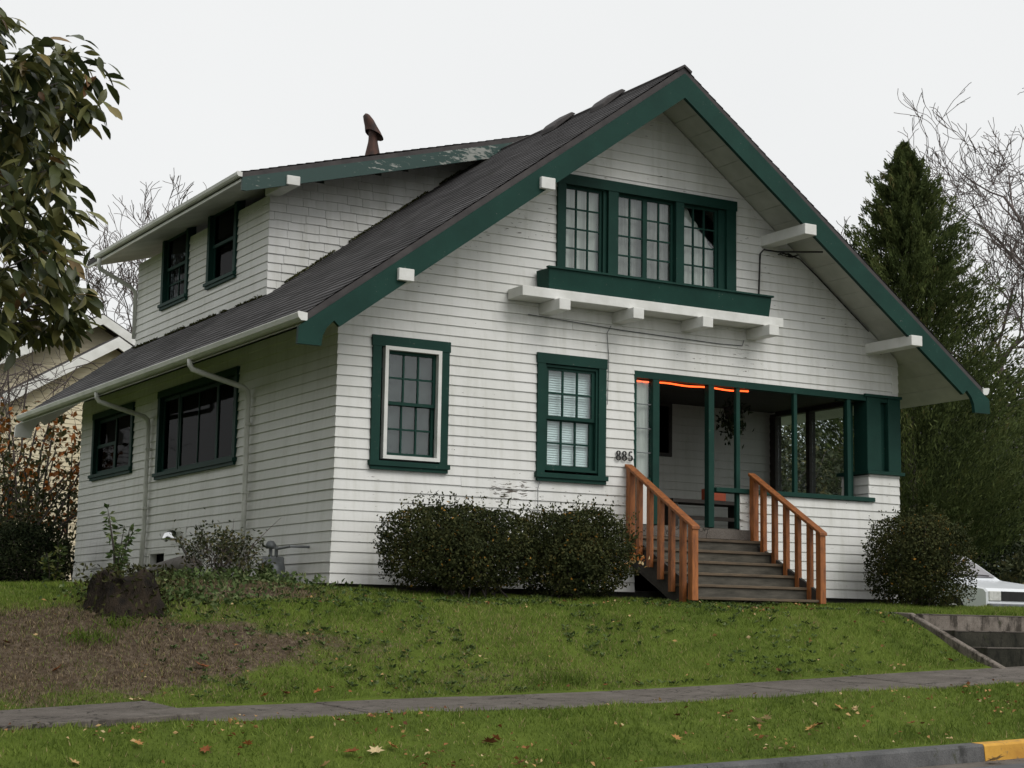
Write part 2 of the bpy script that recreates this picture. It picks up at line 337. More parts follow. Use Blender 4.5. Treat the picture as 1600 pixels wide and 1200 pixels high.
# ------------------------------------------------------------------ terrain
def ip(x, pts): xs, zs = zip(*pts); return np.interp(x, xs, zs)
def zb(x): return ip(x, [(-60, -3.0), (-12, -1.47), (-3.88, -1.21), (-1.9, -1.154), (1.54, -1.05), (3.65, -.943), (6.43, -.814), (14, -.45), (60, 1.2)])
def zf(x): return ip(x, [(-60, -3.1), (-12, -1.52), (-5.25, -1.286), (-2.73, -1.22), (-.96, -1.175), (1.78, -1.08), (5.07, -.948), (14, -.56), (60, 1.1)])
def zc(x): return -1.555 + .0385*np.clip(x, -60, 60)
YB, YF, YC = -4.6, -5.9, -7.3
def sst(t): t = np.clip(t, 0, 1); return t*t*(3-2*t)
def ground_z(x, y):
    x = np.asarray(x, float); y = np.asarray(y, float)
    crest = ip(x, [(-12, -.75), (-5.5, -.50), (-3.2, -.36), (0, -.27), (6, -.26), (10, -.22), (14, -.45)])
    house = ip(x, [(-30, -.3), (-6, -.16), (-2, -.10), (0, -.10), (9, -.10), (11, -.10), (12.4, -.46), (30, -.5)])
    wid = ip(x, [(-6, 2.7), (-2, 2.5), (2, 2.1), (6, 1.45), (12, 1.5)])
    t = (y-YB)/wid
    zbk = zb(x) + (crest-zb(x))*(np.clip(t, 0, 1)*.45+sst(t)*.55)
    t2 = (y-(YB+wid))/np.maximum(-.3-(YB+wid), .5)
    z = np.where(t < 1, zbk, crest + (house-crest)*sst(t2))
    z = z + np.clip(y, 0, 12)*.010*(x < 3)
    zs = zf(x) + (zb(x)-zf(x))*(y-YF)/(YB-YF) - .05
    z = np.where(y < YB, zs, z)
    zp = zc(x) + (zf(x)-zc(x))*sst((y-YC)/(YF-YC)*.9+.05)
    z = np.where(y < YF, zp, z)
    z = np.where(y < YC+.02, zc(x)-.30, z)
    z = np.where((x > 6.0) & (x < 9.7) & (y > -4.75) & (y < -2.55), np.minimum(z, zb(x)-.06), z)
    # tree-stump mound
    z = z + .06*np.exp(-(((x+3.0)/1.0)**2+((y+1.6)/.6)**2)) + .10*np.exp(-(((x+1.4)/1.1)**2+((y+.6)/.9)**2))
    return z
def dirt_f(x, y):
    d = np.exp(-(((x+4.1)/2.1)**2+((y+3.0)/1.35)**2)**2)*.90 + .36*np.exp(-(((x+1.5)/2.2)**2+((y+3.3)/.55)**2)) + .8*np.exp(-(((x+1.7)/1.3)**2+((y+1.0)/.8)**2)**2)
    d = d + .35*np.exp(-(((x-.3)/1.4)**2+((y+4.2)/.35)**2))
    nz_ = np.array([mnoise.noise(Vector((a*1.4, b*1.4, 5)))+.6*mnoise.noise(Vector((a*4, b*4, 8))) for a, b in zip(np.ravel(x), np.ravel(y))]).reshape(np.shape(x)); d = d*(1+.85*nz_)
    d = np.where((y > -.55) & (x > -.3) & (x < 9.2), np.maximum(d, .85), d)
    d = np.where((y > -.3) & (x > -.6) & (x < 0.2), .9, d)
    return np.where(y < YB, 0, d)
xs = np.concatenate([[-600, -300, -150, -80, -40, -25, -16], np.arange(-12, 16, .14), [18, 22, 28, 40, 80, 150, 300, 600]])
ys = np.concatenate([[-600, -300, -120, -60, -30, -12], np.arange(-7.8, 1.5, .12), np.arange(2, 14, .6), [16, 20, 30, 50, 100, 250, 600]])
ys = np.sort(np.concatenate([ys, [YC+.015, YC+.03, YF-.01, YF+.01, YB-.01, YB+.01]]))
GX, GY = np.meshgrid(xs, ys); GZ = ground_z(GX, GY)
fine = (np.abs(GX) < 16) & (GY > -7.2) & (GY < 2) & ((GY > YB) | (GY < YF))
bum = np.array([mnoise.noise(Vector((x*1.3, y*1.3, 3.1)))*.03+mnoise.noise(Vector((x*4, y*4, 1.7)))*.016 for x, y in zip(GX.ravel(), GY.ravel())]).reshape(GX.shape)
GZ = GZ + np.where(fine, bum, 0)
nx, ny = len(xs), len(ys); ii = np.arange(nx*ny).reshape(ny, nx)
q = np.stack([ii[:-1, :-1], ii[:-1, 1:], ii[1:, 1:], ii[1:, :-1]], -1).reshape(-1, 4)
g = fast('ground', np.stack([GX, GY, GZ], -1).reshape(-1, 3), q, 'ground', smooth=True)
da = g.data.attributes.new('dirt', 'FLOAT', 'POINT'); da.data.foreach_set('value', dirt_f(GX, GY).ravel().astype(np.float32))
tag(g, kind='structure')
def gz(x, y): return float(ground_z(x, y)) + mnoise.noise(Vector((x*1.3, y*1.3, 3.1)))*.03
# road
rx_ = [-120, -40, -20, 0, 20, 60, 200]
v = [(x, y, float(zc(x))-.15-.02*0) for y in (YC-.45, -60) for x in rx_]; n = len(rx_)
tag(MB().add(v, [(i, i+1, n+i+1, n+i) for i in range(n-1)]).build('road', 'asphalt'), kind='structure')
# gutter pan of the kerb, kerb pieces
curb = MB()
kerb = bpy.data.objects.new('kerb', None); COL.objects.link(kerb); tag(kerb, kind='structure')
YEL = 2.96
def kerb_piece(x0, x1, mat):
    m = MB(); prof = [(YC-.15, -.16), (YC-.135, -.02), (YC-.12, 0.0), (YC+.02, .004), (YC+.02, -.3), (YC-.15, -.3)]
    xsn = [x0+.004, (x0+x1)/2, x1-.004]; vs = [(x, p[0]+.006*mnoise.noise(Vector((x*2, 0, 0))), float(zc(x))+p[1]) for x in xsn for p in prof]; k = len(prof)
    fs = [(i*k+j, i*k+(j+1) % k, (i+1)*k+(j+1) % k, (i+1)*k+j) for i in range(2) for j in range(k)] + [tuple(range(k)), tuple(2*k+j for j in range(k-1, -1, -1))]
    return m.add(vs, fs).build('kerb_stone', mat, kerb)
x = YEL-15
while x < YEL-.1: kerb_piece(x, x+3, 'curb'); x += 3
x = YEL
while x < 18: tag(kerb_piece(x, x+2.5, 'yellow'), 'kerb stone painted yellow'); x += 2.5
v = [(x, y, float(zc(x))-.15+dz) for y, dz in ((YC-.14, .004), (YC-.5, -.012)) for x in rx_]
tag(MB().add(v, [(i, i+1, n+i+1, n+i) for i in range(n-1)]).build('gutter_pan', 'concrete'), kind='structure')
# sidewalk slabs
side = bpy.data.objects.new('sidewalk', None); COL.objects.link(side); tag(side, kind='structure')
k = 0
for i in range(-8, 14):
    x0, x1 = -3.72+i*1.52, -3.72+(i+1)*1.52
    lift = {-1: .045, -2: .02, -3: .03, 1: .0}.get(i, random.uniform(-.006, .006)); tilt = {-1: -.02, -3: .02}.get(i, 0)
    vs = []
    for xx, tz in ((x0+.006, tilt), (x1-.006, -tilt)):
        for yy, zz in ((YF, zf(xx)), (YB, zb(xx))):
            vs += [(xx, yy, float(zz)+lift+tz), (xx, yy, float(zz)-.14)]
    # 0 F0top 1 F0bot 2 B0top 3 B0bot 4 F1top ...
    o = MB().add(vs, [(0, 4, 6, 2), (1, 3, 7, 5), (0, 1, 5, 4), (2, 6, 7, 3), (0, 2, 3, 1), (4, 5, 7, 6)]).build('concrete_slab', 'concrete', side, bevel=.008)
    if i == -1: tag(o, 'slab heaved above its neighbours')
# driveway beside the house
v = []
for y in (-4.55, -3.2, -1.5, .5, 3, 8, 14):
    for x in (12.4, 14.0, 15.9): v.append((x, y, gz(x, y)+.035))
tag(MB().add(v, [(i*3+j, i*3+j+1, i*3+j+4, i*3+j+3) for i in range(6) for j in range(2)]).build('driveway', 'driveway'), kind='structure')

# ------------------------------------------------------------------ the house
W, D = 8.8, 10.42
EX = .1235
SLOPE = .7294; ZR = 6.803; XE = .804; OV = .888
def roof_top(x): return ZR - SLOPE*abs(x-W/2)
def soffit(x): return roof_top(x) - .15
house = thing('wooden_house', (W/2, D/2, 0), 'white clapboard bungalow with dark green trim and a shed dormer', 'house')

# openings: (lo, hi, z0, z1)
WIN1 = (.441, 1.483, 1.413, 2.991); WIN2 = (2.755, 3.789, 1.402, 2.989); WIN3 = (3.016, 5.887, 4.04, 5.374)
PORCH = (4.242, 8.95, .885, 2.89)
front_open = [WIN1, WIN2, WIN3, (4.242, 5.97, -.3, 2.89), (5.97, 8.25, 1.36, 2.89), (8.25, 8.95, 1.76, 2.89)]
S1 = (3.165, 6.40, 1.665, 2.95); S2 = (7.58, 9.68, 1.86, 2.93); BW1 = (5.84, 6.56, .25, .575); BW2 = (2.93, 3.38, .25, .57)
side_open = [S1, S2, BW1, BW2, (4.97, 5.60, .635, .87)]

def board_wall(parent, mat, lo_f, hi_f, z0, z1, openings, place, proud=.017, back=True, name='siding_board', flare=0, exposure=EX, joined=False, mitre=False):
    """lap boards; place(s, out, z) -> xyz ; every board its own mesh; returns the backing builder"""
    bk = MB(); jn = MB(); c = 0; z = z0
    while z < z1-.01:
        zt = min(z+exposure, z1); lo, hi = lo_f(z+.02), hi_f(z+.02); lot, hit = lo_f(zt), hi_f(zt)
        segs = [(lo, hi, z, zt)]
        for (a, b, oz0, oz1) in openings:
            if oz1 <= z+.004 or oz0 >= zt-.004: continue
            new = []
            for (s0, s1, q0, q1) in segs:
                if b <= s0 or a >= s1: new.append((s0, s1, q0, q1)); continue
                if a-s0 > .01: new.append((s0, a, q0, q1))
                if s1-b > .01: new.append((b, s1, q0, q1))
                if oz0-q0 > .012: new.append((max(a, s0), min(b, s1), q0, oz0))
                if q1-oz1 > .012: new.append((max(a, s0), min(b, s1), oz1, q1))
            segs = new
        if name == 'siding_board' and not joined:      # butt joints
            new = []
            for (s0, s1, q0, q1) in segs:
                if s1-s0 > 4.2 and random.random() < .55:
                    c_ = s0+(s1-s0)*random.uniform(.3, .7); new += [(s0, c_-.002, q0, q1), (c_+.002, s1, q0, q1)]
                else: new.append((s0, s1, q0, q1))
            segs = new
        fl = flare*max(0, 1-(z-z0)/.9)
        for (s0, s1, q0, q1) in segs:
            if s1-s0 < .03: continue
            u0, u1 = (q0-z)/exposure, (q1-z)/exposure
            o0, o1 = proud*(1-u0)+.004+fl, proud*(1-u1)+.004+fl*.93
            jit = random.uniform(-.0035, .0035); jit2 = random.uniform(-.0035, .0035)
            t0 = max(s0, lot) if abs(s0-lo) < 1e-6 else s0; t1 = min(s1, hit) if abs(s1-hi) < 1e-6 else s1
            if t1-t0 < .02: continue
            b0 = s0
            if mitre and abs(s0-lo) < 1e-6 and abs(lo-lot) < 1e-6: b0, t0m = s0-o0, t0-o1
            else: t0m = t0
            P = [place(b0, o0, q0+jit*(q0 == z)), place(s1, o0, q0+jit2*(q0 == z)), place(t1, o1, q1), place(t0m, o1, q1),
                 place(s0, -.004, q0), place(s1, -.004, q0), place(t1, -.004, q1), place(t0, -.004, q1)]
            F = [(0, 1, 2, 3), (4, 7, 6, 5), (0, 4, 5, 1), (1, 5, 6, 2), (2, 6, 7, 3), (3, 7, 4, 0)]
            if joined: jn.add(P, F)
            else: MB().add(P, F).build(name, mat, parent)
            if back:
                P = [place(s0, -.006, q0), place(s1, -.006, q0), place(t1, -.006, q1), place(t0, -.006, q1), place(s0, -.10, q0), place(s1, -.10, q0), place(t1, -.10, q1), place(t0, -.10, q1)]
                bk.add(P, F)
        z += exposure
    return jn if joined else bk
def late_parent(objs, parent):
    for o in objs: o.parent = parent
# front wall
def wall(name, mat, *a, **k):
    root = bpy.data.objects.new(name, bpy.data.meshes.new(name)); link(root, house)
    bk = board_wall(root, mat, *a, **k)
    root.data.from_pydata(bk.v, [], bk.f); root.data.materials.append(M['room']); root.data.update()
    return root
def g_lo(z): return max(0, W/2-(ZR-.16-z)/SLOPE) if z > 2.9 else 0
def glo(z): l = W/2-(ZR-.14-z)/SLOPE; return max(0.0, l)
def ghi(z): h = W/2+(ZR-.14-z)/SLOPE; return min(W+.022, h)
wf = wall('front_wall', 'white', glo, ghi, 0.0, 6.60, front_open, lambda s, o, z: (s, -o, z), flare=.035, mitre=True)
wl = wall('side_wall', 'white2', lambda z: .0, lambda z: D, 0.0, 3.20, side_open, lambda s, o, z: (-o, s, z), flare=.035, mitre=True)
# plain far walls
MB().box(W-.1, W, 2.75, D, -.1, 3.4).build('far_side_wall', 'white2', house)
MB().prism([(0, 0), (W, 0), (W, 3.3), (W/2, 6.5), (0, 3.3)], 'y', D-.1, D).build('rear_wall', 'white2', house)
MB().box(.06, W-.06, .06, D-.05, -.30, .02).build('foundation', 'foundation', house)
MB().box(.1, W-.1, .12, D-.1, .80, .86).build('floor', 'room', house)
MB().box(.1, W-.1, 2.8, D-.1, 3.02, 3.06).build('upper_floor', 'room', house)
# bent flue patch panel on the side wall
MB().box(-.028, -.006, 4.975, 5.595, .64, .865).build('patch_panel', 'white2', house)

# ---- roof
def course_roof(name, x_low, z_low, x_high, z_high, y0, y1, parent, expo=.145, thick=.11):
    L = math.hypot(x_high-x_low, z_high-z_low); dx, dz = (x_high-x_low)/L, (z_high-z_low)/L
    nx_, nz_ = (-dz, dx) if dx > 0 else (dz, -dx)
    nseg = 40; v = []; f = []; uv = []
    k = int(L/expo); ys_ = np.linspace(y0, y1, nseg+1)
    for i in range(k+1):
        s0, s1 = i*expo, min((i+1)*expo+.0, L)
        if s1-s0 < .01: continue
        for (s, h) in ((s0, .0), (s0, .011), (s1, .002)):
            for y in ys_:
                wv = .004*mnoise.noise(Vector((s*3, y*2.3, x_low)))+.010*mnoise.noise(Vector((s*.6, y*.5, x_low+4)))
                v.append((x_low+dx*s+nx_*(h+wv), y, z_low+dz*s+nz_*(h+wv)))
                uv.append((y, s+.0001 if s == s0 else s-.0001))
        b = len(v)-3*(nseg+1)
        for r in range(2):
            for j in range(nseg): p = b+r*(nseg+1)+j; f.append((p, p+1, p+nseg+2, p+nseg+1))
    o = fast(name, v, f, 'roof', parent)
    ul = o.data.uv_layers.new(name='UVMap'); li = np.zeros(len(o.data.loops), np.int32); o.data.loops.foreach_get('vertex_index', li)
    ul.data.foreach_set('uv', np.asarray(uv, np.float32)[li].ravel())
    return o
ze = roof_top(-XE)
rl = course_roof('roof_slope', -XE, ze, W/2, ZR, -OV, D+OV, house)
rr = course_roof('roof_slope', W+XE, ze, W/2, ZR, -OV, D+OV, house)
# deck slabs below the shingles (their lower face is the soffit)
def slab(x0, z0, x1, z1, y0, y1, t0, t1): return MB().add([(x0, y0, z0-t0), (x1, y0, z1-t0), (x1, y1, z1-t0), (x0, y1, z0-t0), (x0, y0, z0-t1), (x1, y0, z1-t1), (x1, y1, z1-t1), (x0, y1, z0-t1)],
        [(0, 1, 2, 3), (7, 6, 5, 4), (0, 4, 5, 1), (1, 5, 6, 2), (2, 6, 7, 3), (3, 7, 4, 0)])
slab(-XE+.01, ze+.01, W/2, ZR, -OV+.004, D+OV-.004, .012, .105).build('roof_deck', 'roof_edge', house)
slab(W+XE-.01, ze+.01, W/2, ZR, -OV+.004, D+OV-.004, .012, .105).build('roof_deck', 'roof_edge', house)
# soffit boards running along the house
for sgn in (-1, 1):
    for i in range(22):
        a0, a1 = i*.237+.004, (i+1)*.237-.004
        xa, xb = W/2+sgn*a0, W/2+sgn*a1
        if i*.237 > W/2+XE-.1: break
        y1 = .05 if abs(xa-W/2) < W/2-.2 else D+OV-.02
        slab(xa, roof_top(xa), xb, roof_top(xb), -OV+.03, y1, .108, .128).build('soffit_board', 'soffit', house)
# barge boards
def barge(sgn, y0, y1, mat='green'):
    X = lambda d: W/2+sgn*d
    T = lambda d, off: ZR-SLOPE*d-off
    e1 = W/2+XE+.02
    pts = [(X(0), T(0, .10)), (X(e1), T(e1, .10)), (X(e1+.08), T(e1+.08, .10)), (X(e1+.09), 2.635), (X(e1-.20), 2.635), (X(e1-.215), 2.75), (X(e1-.26), 2.845), (X(e1-.35), 2.94), (X(e1-.42), T(e1-.42, .425)), (X(0), T(0, .425))]
    return MB().prism(pts, 'y', y0, y1)
for sgn in (-1, 1):
    barge(sgn, -OV-.03, -OV+.025).build('barge_board', 'green', house)
    barge(sgn, D+OV-.025, D+OV+.03).build('barge_board', 'trimwhite', house)
MB().prism([(W/2-.12, ZR-.05), (W/2, ZR+.025), (W/2+.12, ZR-.05), (W/2+.11, ZR-.08), (W/2, ZR-.005), (W/2-.11, ZR-.08)], 'y', -OV-.02, D+OV).build('ridge_cap', 'roof', house)
# purlin beams carrying the gable overhang
for i, (xc, zt) in enumerate(((2.31, 5.00), (.40, 3.635), (6.43, 4.955), (8.30, 3.62))):
    MB().box(xc-.095, xc+.105, -.97, .02, zt-.145, zt).build('purlin_end', 'trimwhite', house, bevel=.006)
# gutters with downspouts
def gutter(x, z, y0, y1, sgn, parent=house, k=1.0):
    p = [(a*k, b*k) for a, b in [(0, 0), (-.10*sgn, .012), (-.115*sgn, .0), (-.10*sgn, -.055), (-.07*sgn, -.085), (0, -.085)]]
    o = MB().prism([(x+a, z+b) for a, b in p], 'y', y0, y1).build('gutter', 'gutter', parent)
    MB().prism([(x+a*1.08, z+b*1.06+.002) for a, b in p], 'y', y0-.012, y0-.001).build('gutter_cap', 'trimwhite', o)
    return o
g1 = gutter(-XE+.005, ze-.015, -OV-.01, D+OV-.05, 1); gutter(W+XE-.005, ze-.015, -OV-.01, D+OV-.05, -1)
def downspout(y, zend):
    m = MB(); m.tube([(-.86, y+.10, ze-.09), (-.86, y+.09, ze-.16), (-.83, y+.08, ze-.22), (-.70, y+.06, ze-.26), (-.14, y, 2.60), (-.085, y, 2.55), (-.075, y, 2.45), (-.075, y, .9), (-.10, y, zend)], .037, 10)
    o = m.build('downspout', 'gutter', house, smooth=True)
    for z in (2.1, 1.2): MB().box(-.118, -.028, y-.046, y+.046, z, z+.03).build('strap', 'gutter', o)
downspout(6.70, .05); downspout(2.66, .1)

# ---- windows
def frame_rect(m, x0, x1, z0, z1, w, y0, y1, wt=None, wb=None):
    wt = wt or w; wb = wb or w
    m.box(x0, x0+w, y0, y1, z0, z1); m.box(x1-w, x1, y0, y1, z0, z1)
    m.box(x0+w, x1-w, y0, y1, z1-wt, z1); m.box(x0+w, x1-w, y0, y1, z0, z0+wb); return m
class Xf:
    """maps a builder from the front-wall frame to the side wall (s -> y, out -> -x)"""
    def __init__(s, f): s.f = f
    def __call__(s, mb): mb.v = [s.f(*p) for p in mb.v]; return mb
IDT = Xf(lambda x, y, z: (x, y, z)); SIDE = lambda x0: Xf(lambda s, y, z: (x0+y, s, z))
def lights(parent, x0, x1, z0, z1, nx, nz, y, mat, xf, mun=.022, sash=.045, sash_mat='green'):
    m = MB(); frame_rect(m, x0, x1, z0, z1, sash, y-.02, y+.018)
    ix0, ix1, iz0, iz1 = x0+sash, x1-sash, z0+sash, z1-sash
    cw, ch = (ix1-ix0)/nx, (iz1-iz0)/nz
    for i in range(1, nx): m.box(ix0+i*cw-mun/2, ix0+i*cw+mun/2, y-.015, y+.012, iz0, iz1)
    for j in range(1, nz):
        for i in range(nx): m.box(ix0+i*cw+mun/2*(i > 0), ix0+(i+1)*cw-mun/2*(i < nx-1), y-.013, y+.010, iz0+j*ch-mun/2, iz0+j*ch+mun/2)
    xf(m).build('sash', sash_mat, parent)
    for i in range(nx):
        for j in range(nz):
            p = MB().box(ix0+i*cw+.004, ix0+(i+1)*cw-.004, y-.003+random.uniform(-.001, .001), y+.001, iz0+j*ch+.004, iz0+(j+1)*ch-.004)
            xf(p).build('pane', mat, parent)
def casing(name, r, xf, wc=.105, head=.13, sill=.06, mat='green', depth=.045):
    x0, x1, z0, z1 = r; m = MB()
    m.box(x0, x0+wc, -depth, .09, z0+sill, z1-head); m.box(x1-wc, x1, -depth, .09, z0+sill, z1-head)
    m.box(x0-.012, x1+.012, -depth-.006, .09, z1-head, z1)
    m.box(x0-.02, x1+.02, -depth-.035, .09, z0, z0+sill); m.box(x0, x1, -depth-.012, .0895, z0-.045, z0-.001)
    return xf(m).build(name, mat, house)
# left lower window: white storm frame, dim screen
w = casing('window', WIN1, IDT, .115); tag(w, 'window with a white storm frame')
xa, xb, za, zt = .60, 1.37, 1.50, 2.868
frame_rect(MB(), xa, xb, za, zt, .045, -.062, .02).build('storm_frame', 'trimwhite', w)
lights(w, xa+.045, xb-.045, (za+zt)/2-.02, zt-.045, 3, 2, .03, 'glass', IDT, .022, .04)
lights(w, xa+.045, xb-.045, za+.045, (za+zt)/2+.02, 3, 2, .062, 'glass', IDT, .022, .04)
MB().box(xa+.045, xb-.045, .10, .105, za, zt).build('screen', 'screen', w)
# right lower window: blinds
w = casing('window', WIN2, IDT, .115); tag(w, 'window with white blinds')
xa, xb, za, zt = 2.87, 3.674, 1.50, 2.85
frame_rect(MB(), xa, xb, za, zt, .03, -.02, .08).build('jamb', 'green', w)
lights(w, xa+.03, xb-.03, (za+zt)/2-.02, zt-.02, 3, 2, .03, 'glass', IDT, .022, .045)
lights(w, xa+.03, xb-.03, za+.02, (za+zt)/2+.02, 3, 2, .065, 'glass', IDT, .022, .055)
bl = MB()
for i in range(44): z = za+.03+i*.030; bl.add([(xa+.05, .098, z), (xb-.05, .098, z), (xb-.05, .116, z+.031), (xa+.05, .116, z+.031)], [(0, 1, 2, 3)])
bl.build('blind', 'blind', w)
# gable window: three casements
w = MB(); x0, x1, z0, z1 = WIN3
w.box(x0, x0+.125, -.05, .1, z0, z1-.135); w.box(x1-.16, x1, -.05, .1, z0, z1-.135); w.box(x0-.015, x1+.015, -.056, .1, z1-.135, z1)
w.box(3.80, 3.955, -.045, .1, z0, z1-.135); w.box(4.885, 5.015, -.045, .1, z0, z1-.135); w.box(x0+.125, x1-.16, -.03, .0995, z0, z0+.08)
w = w.build('window', 'green', house); tag(w, 'triple casement window in the gable')
for (a, b, n_) in ((3.141, 3.745, 3), (3.955, 4.43, 2), (4.43, 4.885, 2), (5.015, 5.62, 3)): lights(w, a, b, z0+.08, z1-.135, n_, 4, .055, 'glass', IDT, .020, .035)
MB().box(3.745, 3.80, .0, .09, z0+.081, z1-.136).build('casement_stop', 'green', w); MB().box(5.62, 5.727, .0, .09, z0+.081, z1-.136).build('casement_stop', 'green', w)
def curtain(name, x0, x1, z0, z1, y, mat, parent, cut=None, amp=.018):
    v = []; f = []; n = 30; nz = 8
    for j in range(nz+1):
        for i in range(n+1):
            x = x0+(x1-x0)*i/n; zt = z1
            if cut: zt = min(z1, cut(x))
            v.append((x, y+amp*math.sin(x*42+.6*math.sin(j*.9)), z0+(zt-z0)*j/nz))
    for j in range(nz):
        for i in range(n): p = j*(n+1)+i; f.append((p, p+1, p+n+2, p+n+1))
    return MB().add(v, f).build(name, mat, parent, smooth=True)
curtain('curtain', 3.12, 3.82, z0, z1, .13, 'curtain', w); curtain('curtain', 3.93, 4.90, z0, z1, .14, 'curtain_dark', w)
curtain('curtain', 5.0, 5.73, z0, z1, .13, 'curtain', w, cut=lambda x: 5.34-max(0, x-5.06)*1.15)
MB().box(3.05, 5.85, .55, .60, 3.9, 5.3).build('dim_room_wall', 'room', w)
# flower box, ledge and brackets under the gable window
fb = MB(); za, zt = 3.755, 4.03
fb.add([(2.72, -.05, za), (6.27, -.05, za), (6.25, -.30, za), (2.74, -.30, za), (2.70, -.05, zt), (6.29, -.05, zt), (6.27, -.335, zt), (2.72, -.335, zt)],
       [(0, 3, 2, 1), (4, 5, 6, 7), (0, 1, 5, 4), (1, 2, 6, 5), (2, 3, 7, 6), (3, 0, 4, 7)])
fbo = fb.build('flower_box', 'green', house, bevel=.006)
MB().box(2.70, 6.29, -.36, -.30, zt-.001, zt+.022).build('rim', 'green', fbo)
MB().box(2.30, 6.42, -.40, -.03, 3.62, 3.748).build('ledge', 'trimwhite', house, bevel=.006)
for xc in (2.85, 3.965, 5.065, 6.165): MB().box(xc-.083, xc+.083, -.52, .0, 3.475, 3.618).build('ledge_bracket', 'trimwhite', house, bevel=.006)
# side windows
def side_window(r, x0, sashes, label=None, mat='glass_dark'):
    w = casing('window', r, SIDE(x0), .10, .10, .05)
    if label: tag(w, label)
    for (a, b, c, d, nx_, nz_, dep) in sashes: lights(w, a, b, c, d, nx_, nz_, dep, mat, SIDE(x0), .022, .05)
    return w
side_window(S1, 0, [(3.27, 4.05, 1.72, 2.84, 1, 1, .04), (4.05, 5.6, 1.72, 2.84, 2, 1, .05), (5.6, 6.29, 1.72, 2.84, 1, 1, .04)], 'wide three-part side window')
side_window(S2, 0, [(7.68, 8.62, 1.92, 2.82, 1, 1, .04), (8.62, 9.58, 1.92, 2.40, 1, 1, .04), (8.62, 9.58, 2.36, 2.82, 1, 1, .06)])
for r in (BW1, BW2):
    m = MB(); frame_rect(m, r[0], r[1], r[2], r[3], .05, -.02, .08); w = SIDE(0)(m).build('basement_window', 'white2', house)
    SIDE(0)(MB().box(r[0]+.05, r[1]-.05, .08, .085, r[2]+.05, r[3]-.05)).build('pane', 'glass_dark', w)
# ---- dormer
DX, DY0, DY1 = .872, 4.463, 10.43; dsl = .270
def dtop(x): return 5.796+dsl*(x-.128)
def dsof(x): return dtop(x)-.27
PKX = 5.35
DW1 = (5.71, 6.95, 4.74, 6.0); DW2 = (7.84, 9.11, 4.73, 6.0)
dbase = roof_top(DX)
wd_ = wall('dormer_wall', 'white2', lambda z: DY0, lambda z: DY1, dbase+.01, 5.73, [DW1, DW2], lambda s, o, z: (DX-o, s, z), mitre=True)
# cheek wall in shingles, each its own piece
ck = MB().prism([(DX, dbase-.1), (DX, dsof(DX)), (W/2+.5, dsof(W/2+.5)), (W/2+.5, ZR-.6)], 'y', DY0+.004, DY0+.09).build('dormer_cheek_wall', 'shingle_white', house)
z = dbase-.02; row = 0
while z < 6.75:
    zt = z+.127; x = DX-.018-(random.random()*.2 if row % 2 else 0)
    xend = min(W/2+.35, DX+(zt-.02-dbase)/SLOPE+.06)
    while x < xend:
        w_ = random.uniform(.20, .40); a0, a1 = max(x, DX-.018), min(x+w_-.005, xend); x += w_
        if a1-a0 < .03: continue
        xl = lambda zz: DX+(zz-dbase)/SLOPE
        if z > dsof(a1)+.02: continue
        za = z+random.uniform(-.008, .005); o0 = .020+random.uniform(0, .006)
        MB().add([(a0, DY0-o0, za), (a1, DY0-o0, za), (a1, DY0-.003, zt+.01), (a0, DY0-.003, zt+.01), (a0, DY0+.003, za), (a1, DY0+.003, za), (a1, DY0+.003, zt+.01), (a0, DY0+.003, zt+.01)],
                 [(0, 1, 2, 3), (4, 7, 6, 5), (0, 4, 5, 1), (1, 5, 6, 2), (2, 6, 7, 3), (3, 7, 4, 0)]).build('wall_shingle', 'shingle_white', ck)
    z = zt; row += 1
MB().box(PKX-.1, PKX, DY0, DY1, 5.9, dsof(PKX)).build('dormer_far_wall', 'white2', house)
YD0, YD1 = 3.75, 11.05
dr = course_roof('dormer_roof', .128, dtop(.128), PKX, dtop(PKX), YD0, YD1, house)
slab(.135, dtop(.135), PKX, dtop(PKX), YD0+.004, YD1, .012, .09).build('dormer_roof_deck', 'roof_edge', house)
slab(.16, dtop(.16), PKX, dtop(PKX), YD0+.03, YD1-.01, .094, .115).build('dormer_soffit', 'soffit', house)
slab(PKX, dtop(PKX), PKX+1.6, dtop(PKX)-1.3, YD0, YD1, .0, .1).build('dormer_roof_back', 'roof', house)
MB().prism([(.14, dtop(.14)-.085), (PKX, dtop(PKX)-.085), (PKX, dtop(PKX)-.29), (.20, dtop(.20)-.29), (.14, dtop(.14)-.27)], 'y', YD0-.028, YD0+.022).build('dormer_barge_board', 'green_worn', house)
MB().box(.80, 1.0, YD0-.06, DY0+.05, 5.70, 5.835).build('purlin_end', 'trimwhite', house, bevel=.006)
MB().box(.145, .17, YD0, YD1, dtop(.15)-.135, dtop(.15)-.09).build('fascia', 'gutter', house)
gutter(.14, dtop(.128)-.012, YD0-.01, YD1-.6, 1, k=.72)
o = MB().tube([(.09, 10.2, 5.69), (.09, 10.22, 5.60), (.13, 10.27, 5.52), (.72, 10.42, 5.30), (.83, 10.45, 5.22), (.84, 10.46, 4.4)], .037, 10).build('downspout', 'gutter', house, smooth=True)
for r in (DW1, DW2):
    a, b, c, d = r
    side_window(r, DX, [(a+.1, b-.1, (c+d)/2-.03, d-.1, 1, 1, .035), (a+.1, b-.1, c+.06, (c+d)/2+.03, 2 if r is DW2 else 1, 2 if r is DW2 else 1, .06)])
SIDE(DX)(MB().box(5.9, 6.45, .10, .11, 4.8, 5.5)).build('dim_curtain', 'curtain_dark', house)
MB().box(1.6, 1.65, 4.7, 10.3, 4.4, 5.9).build('dormer_room_wall', 'room', house)
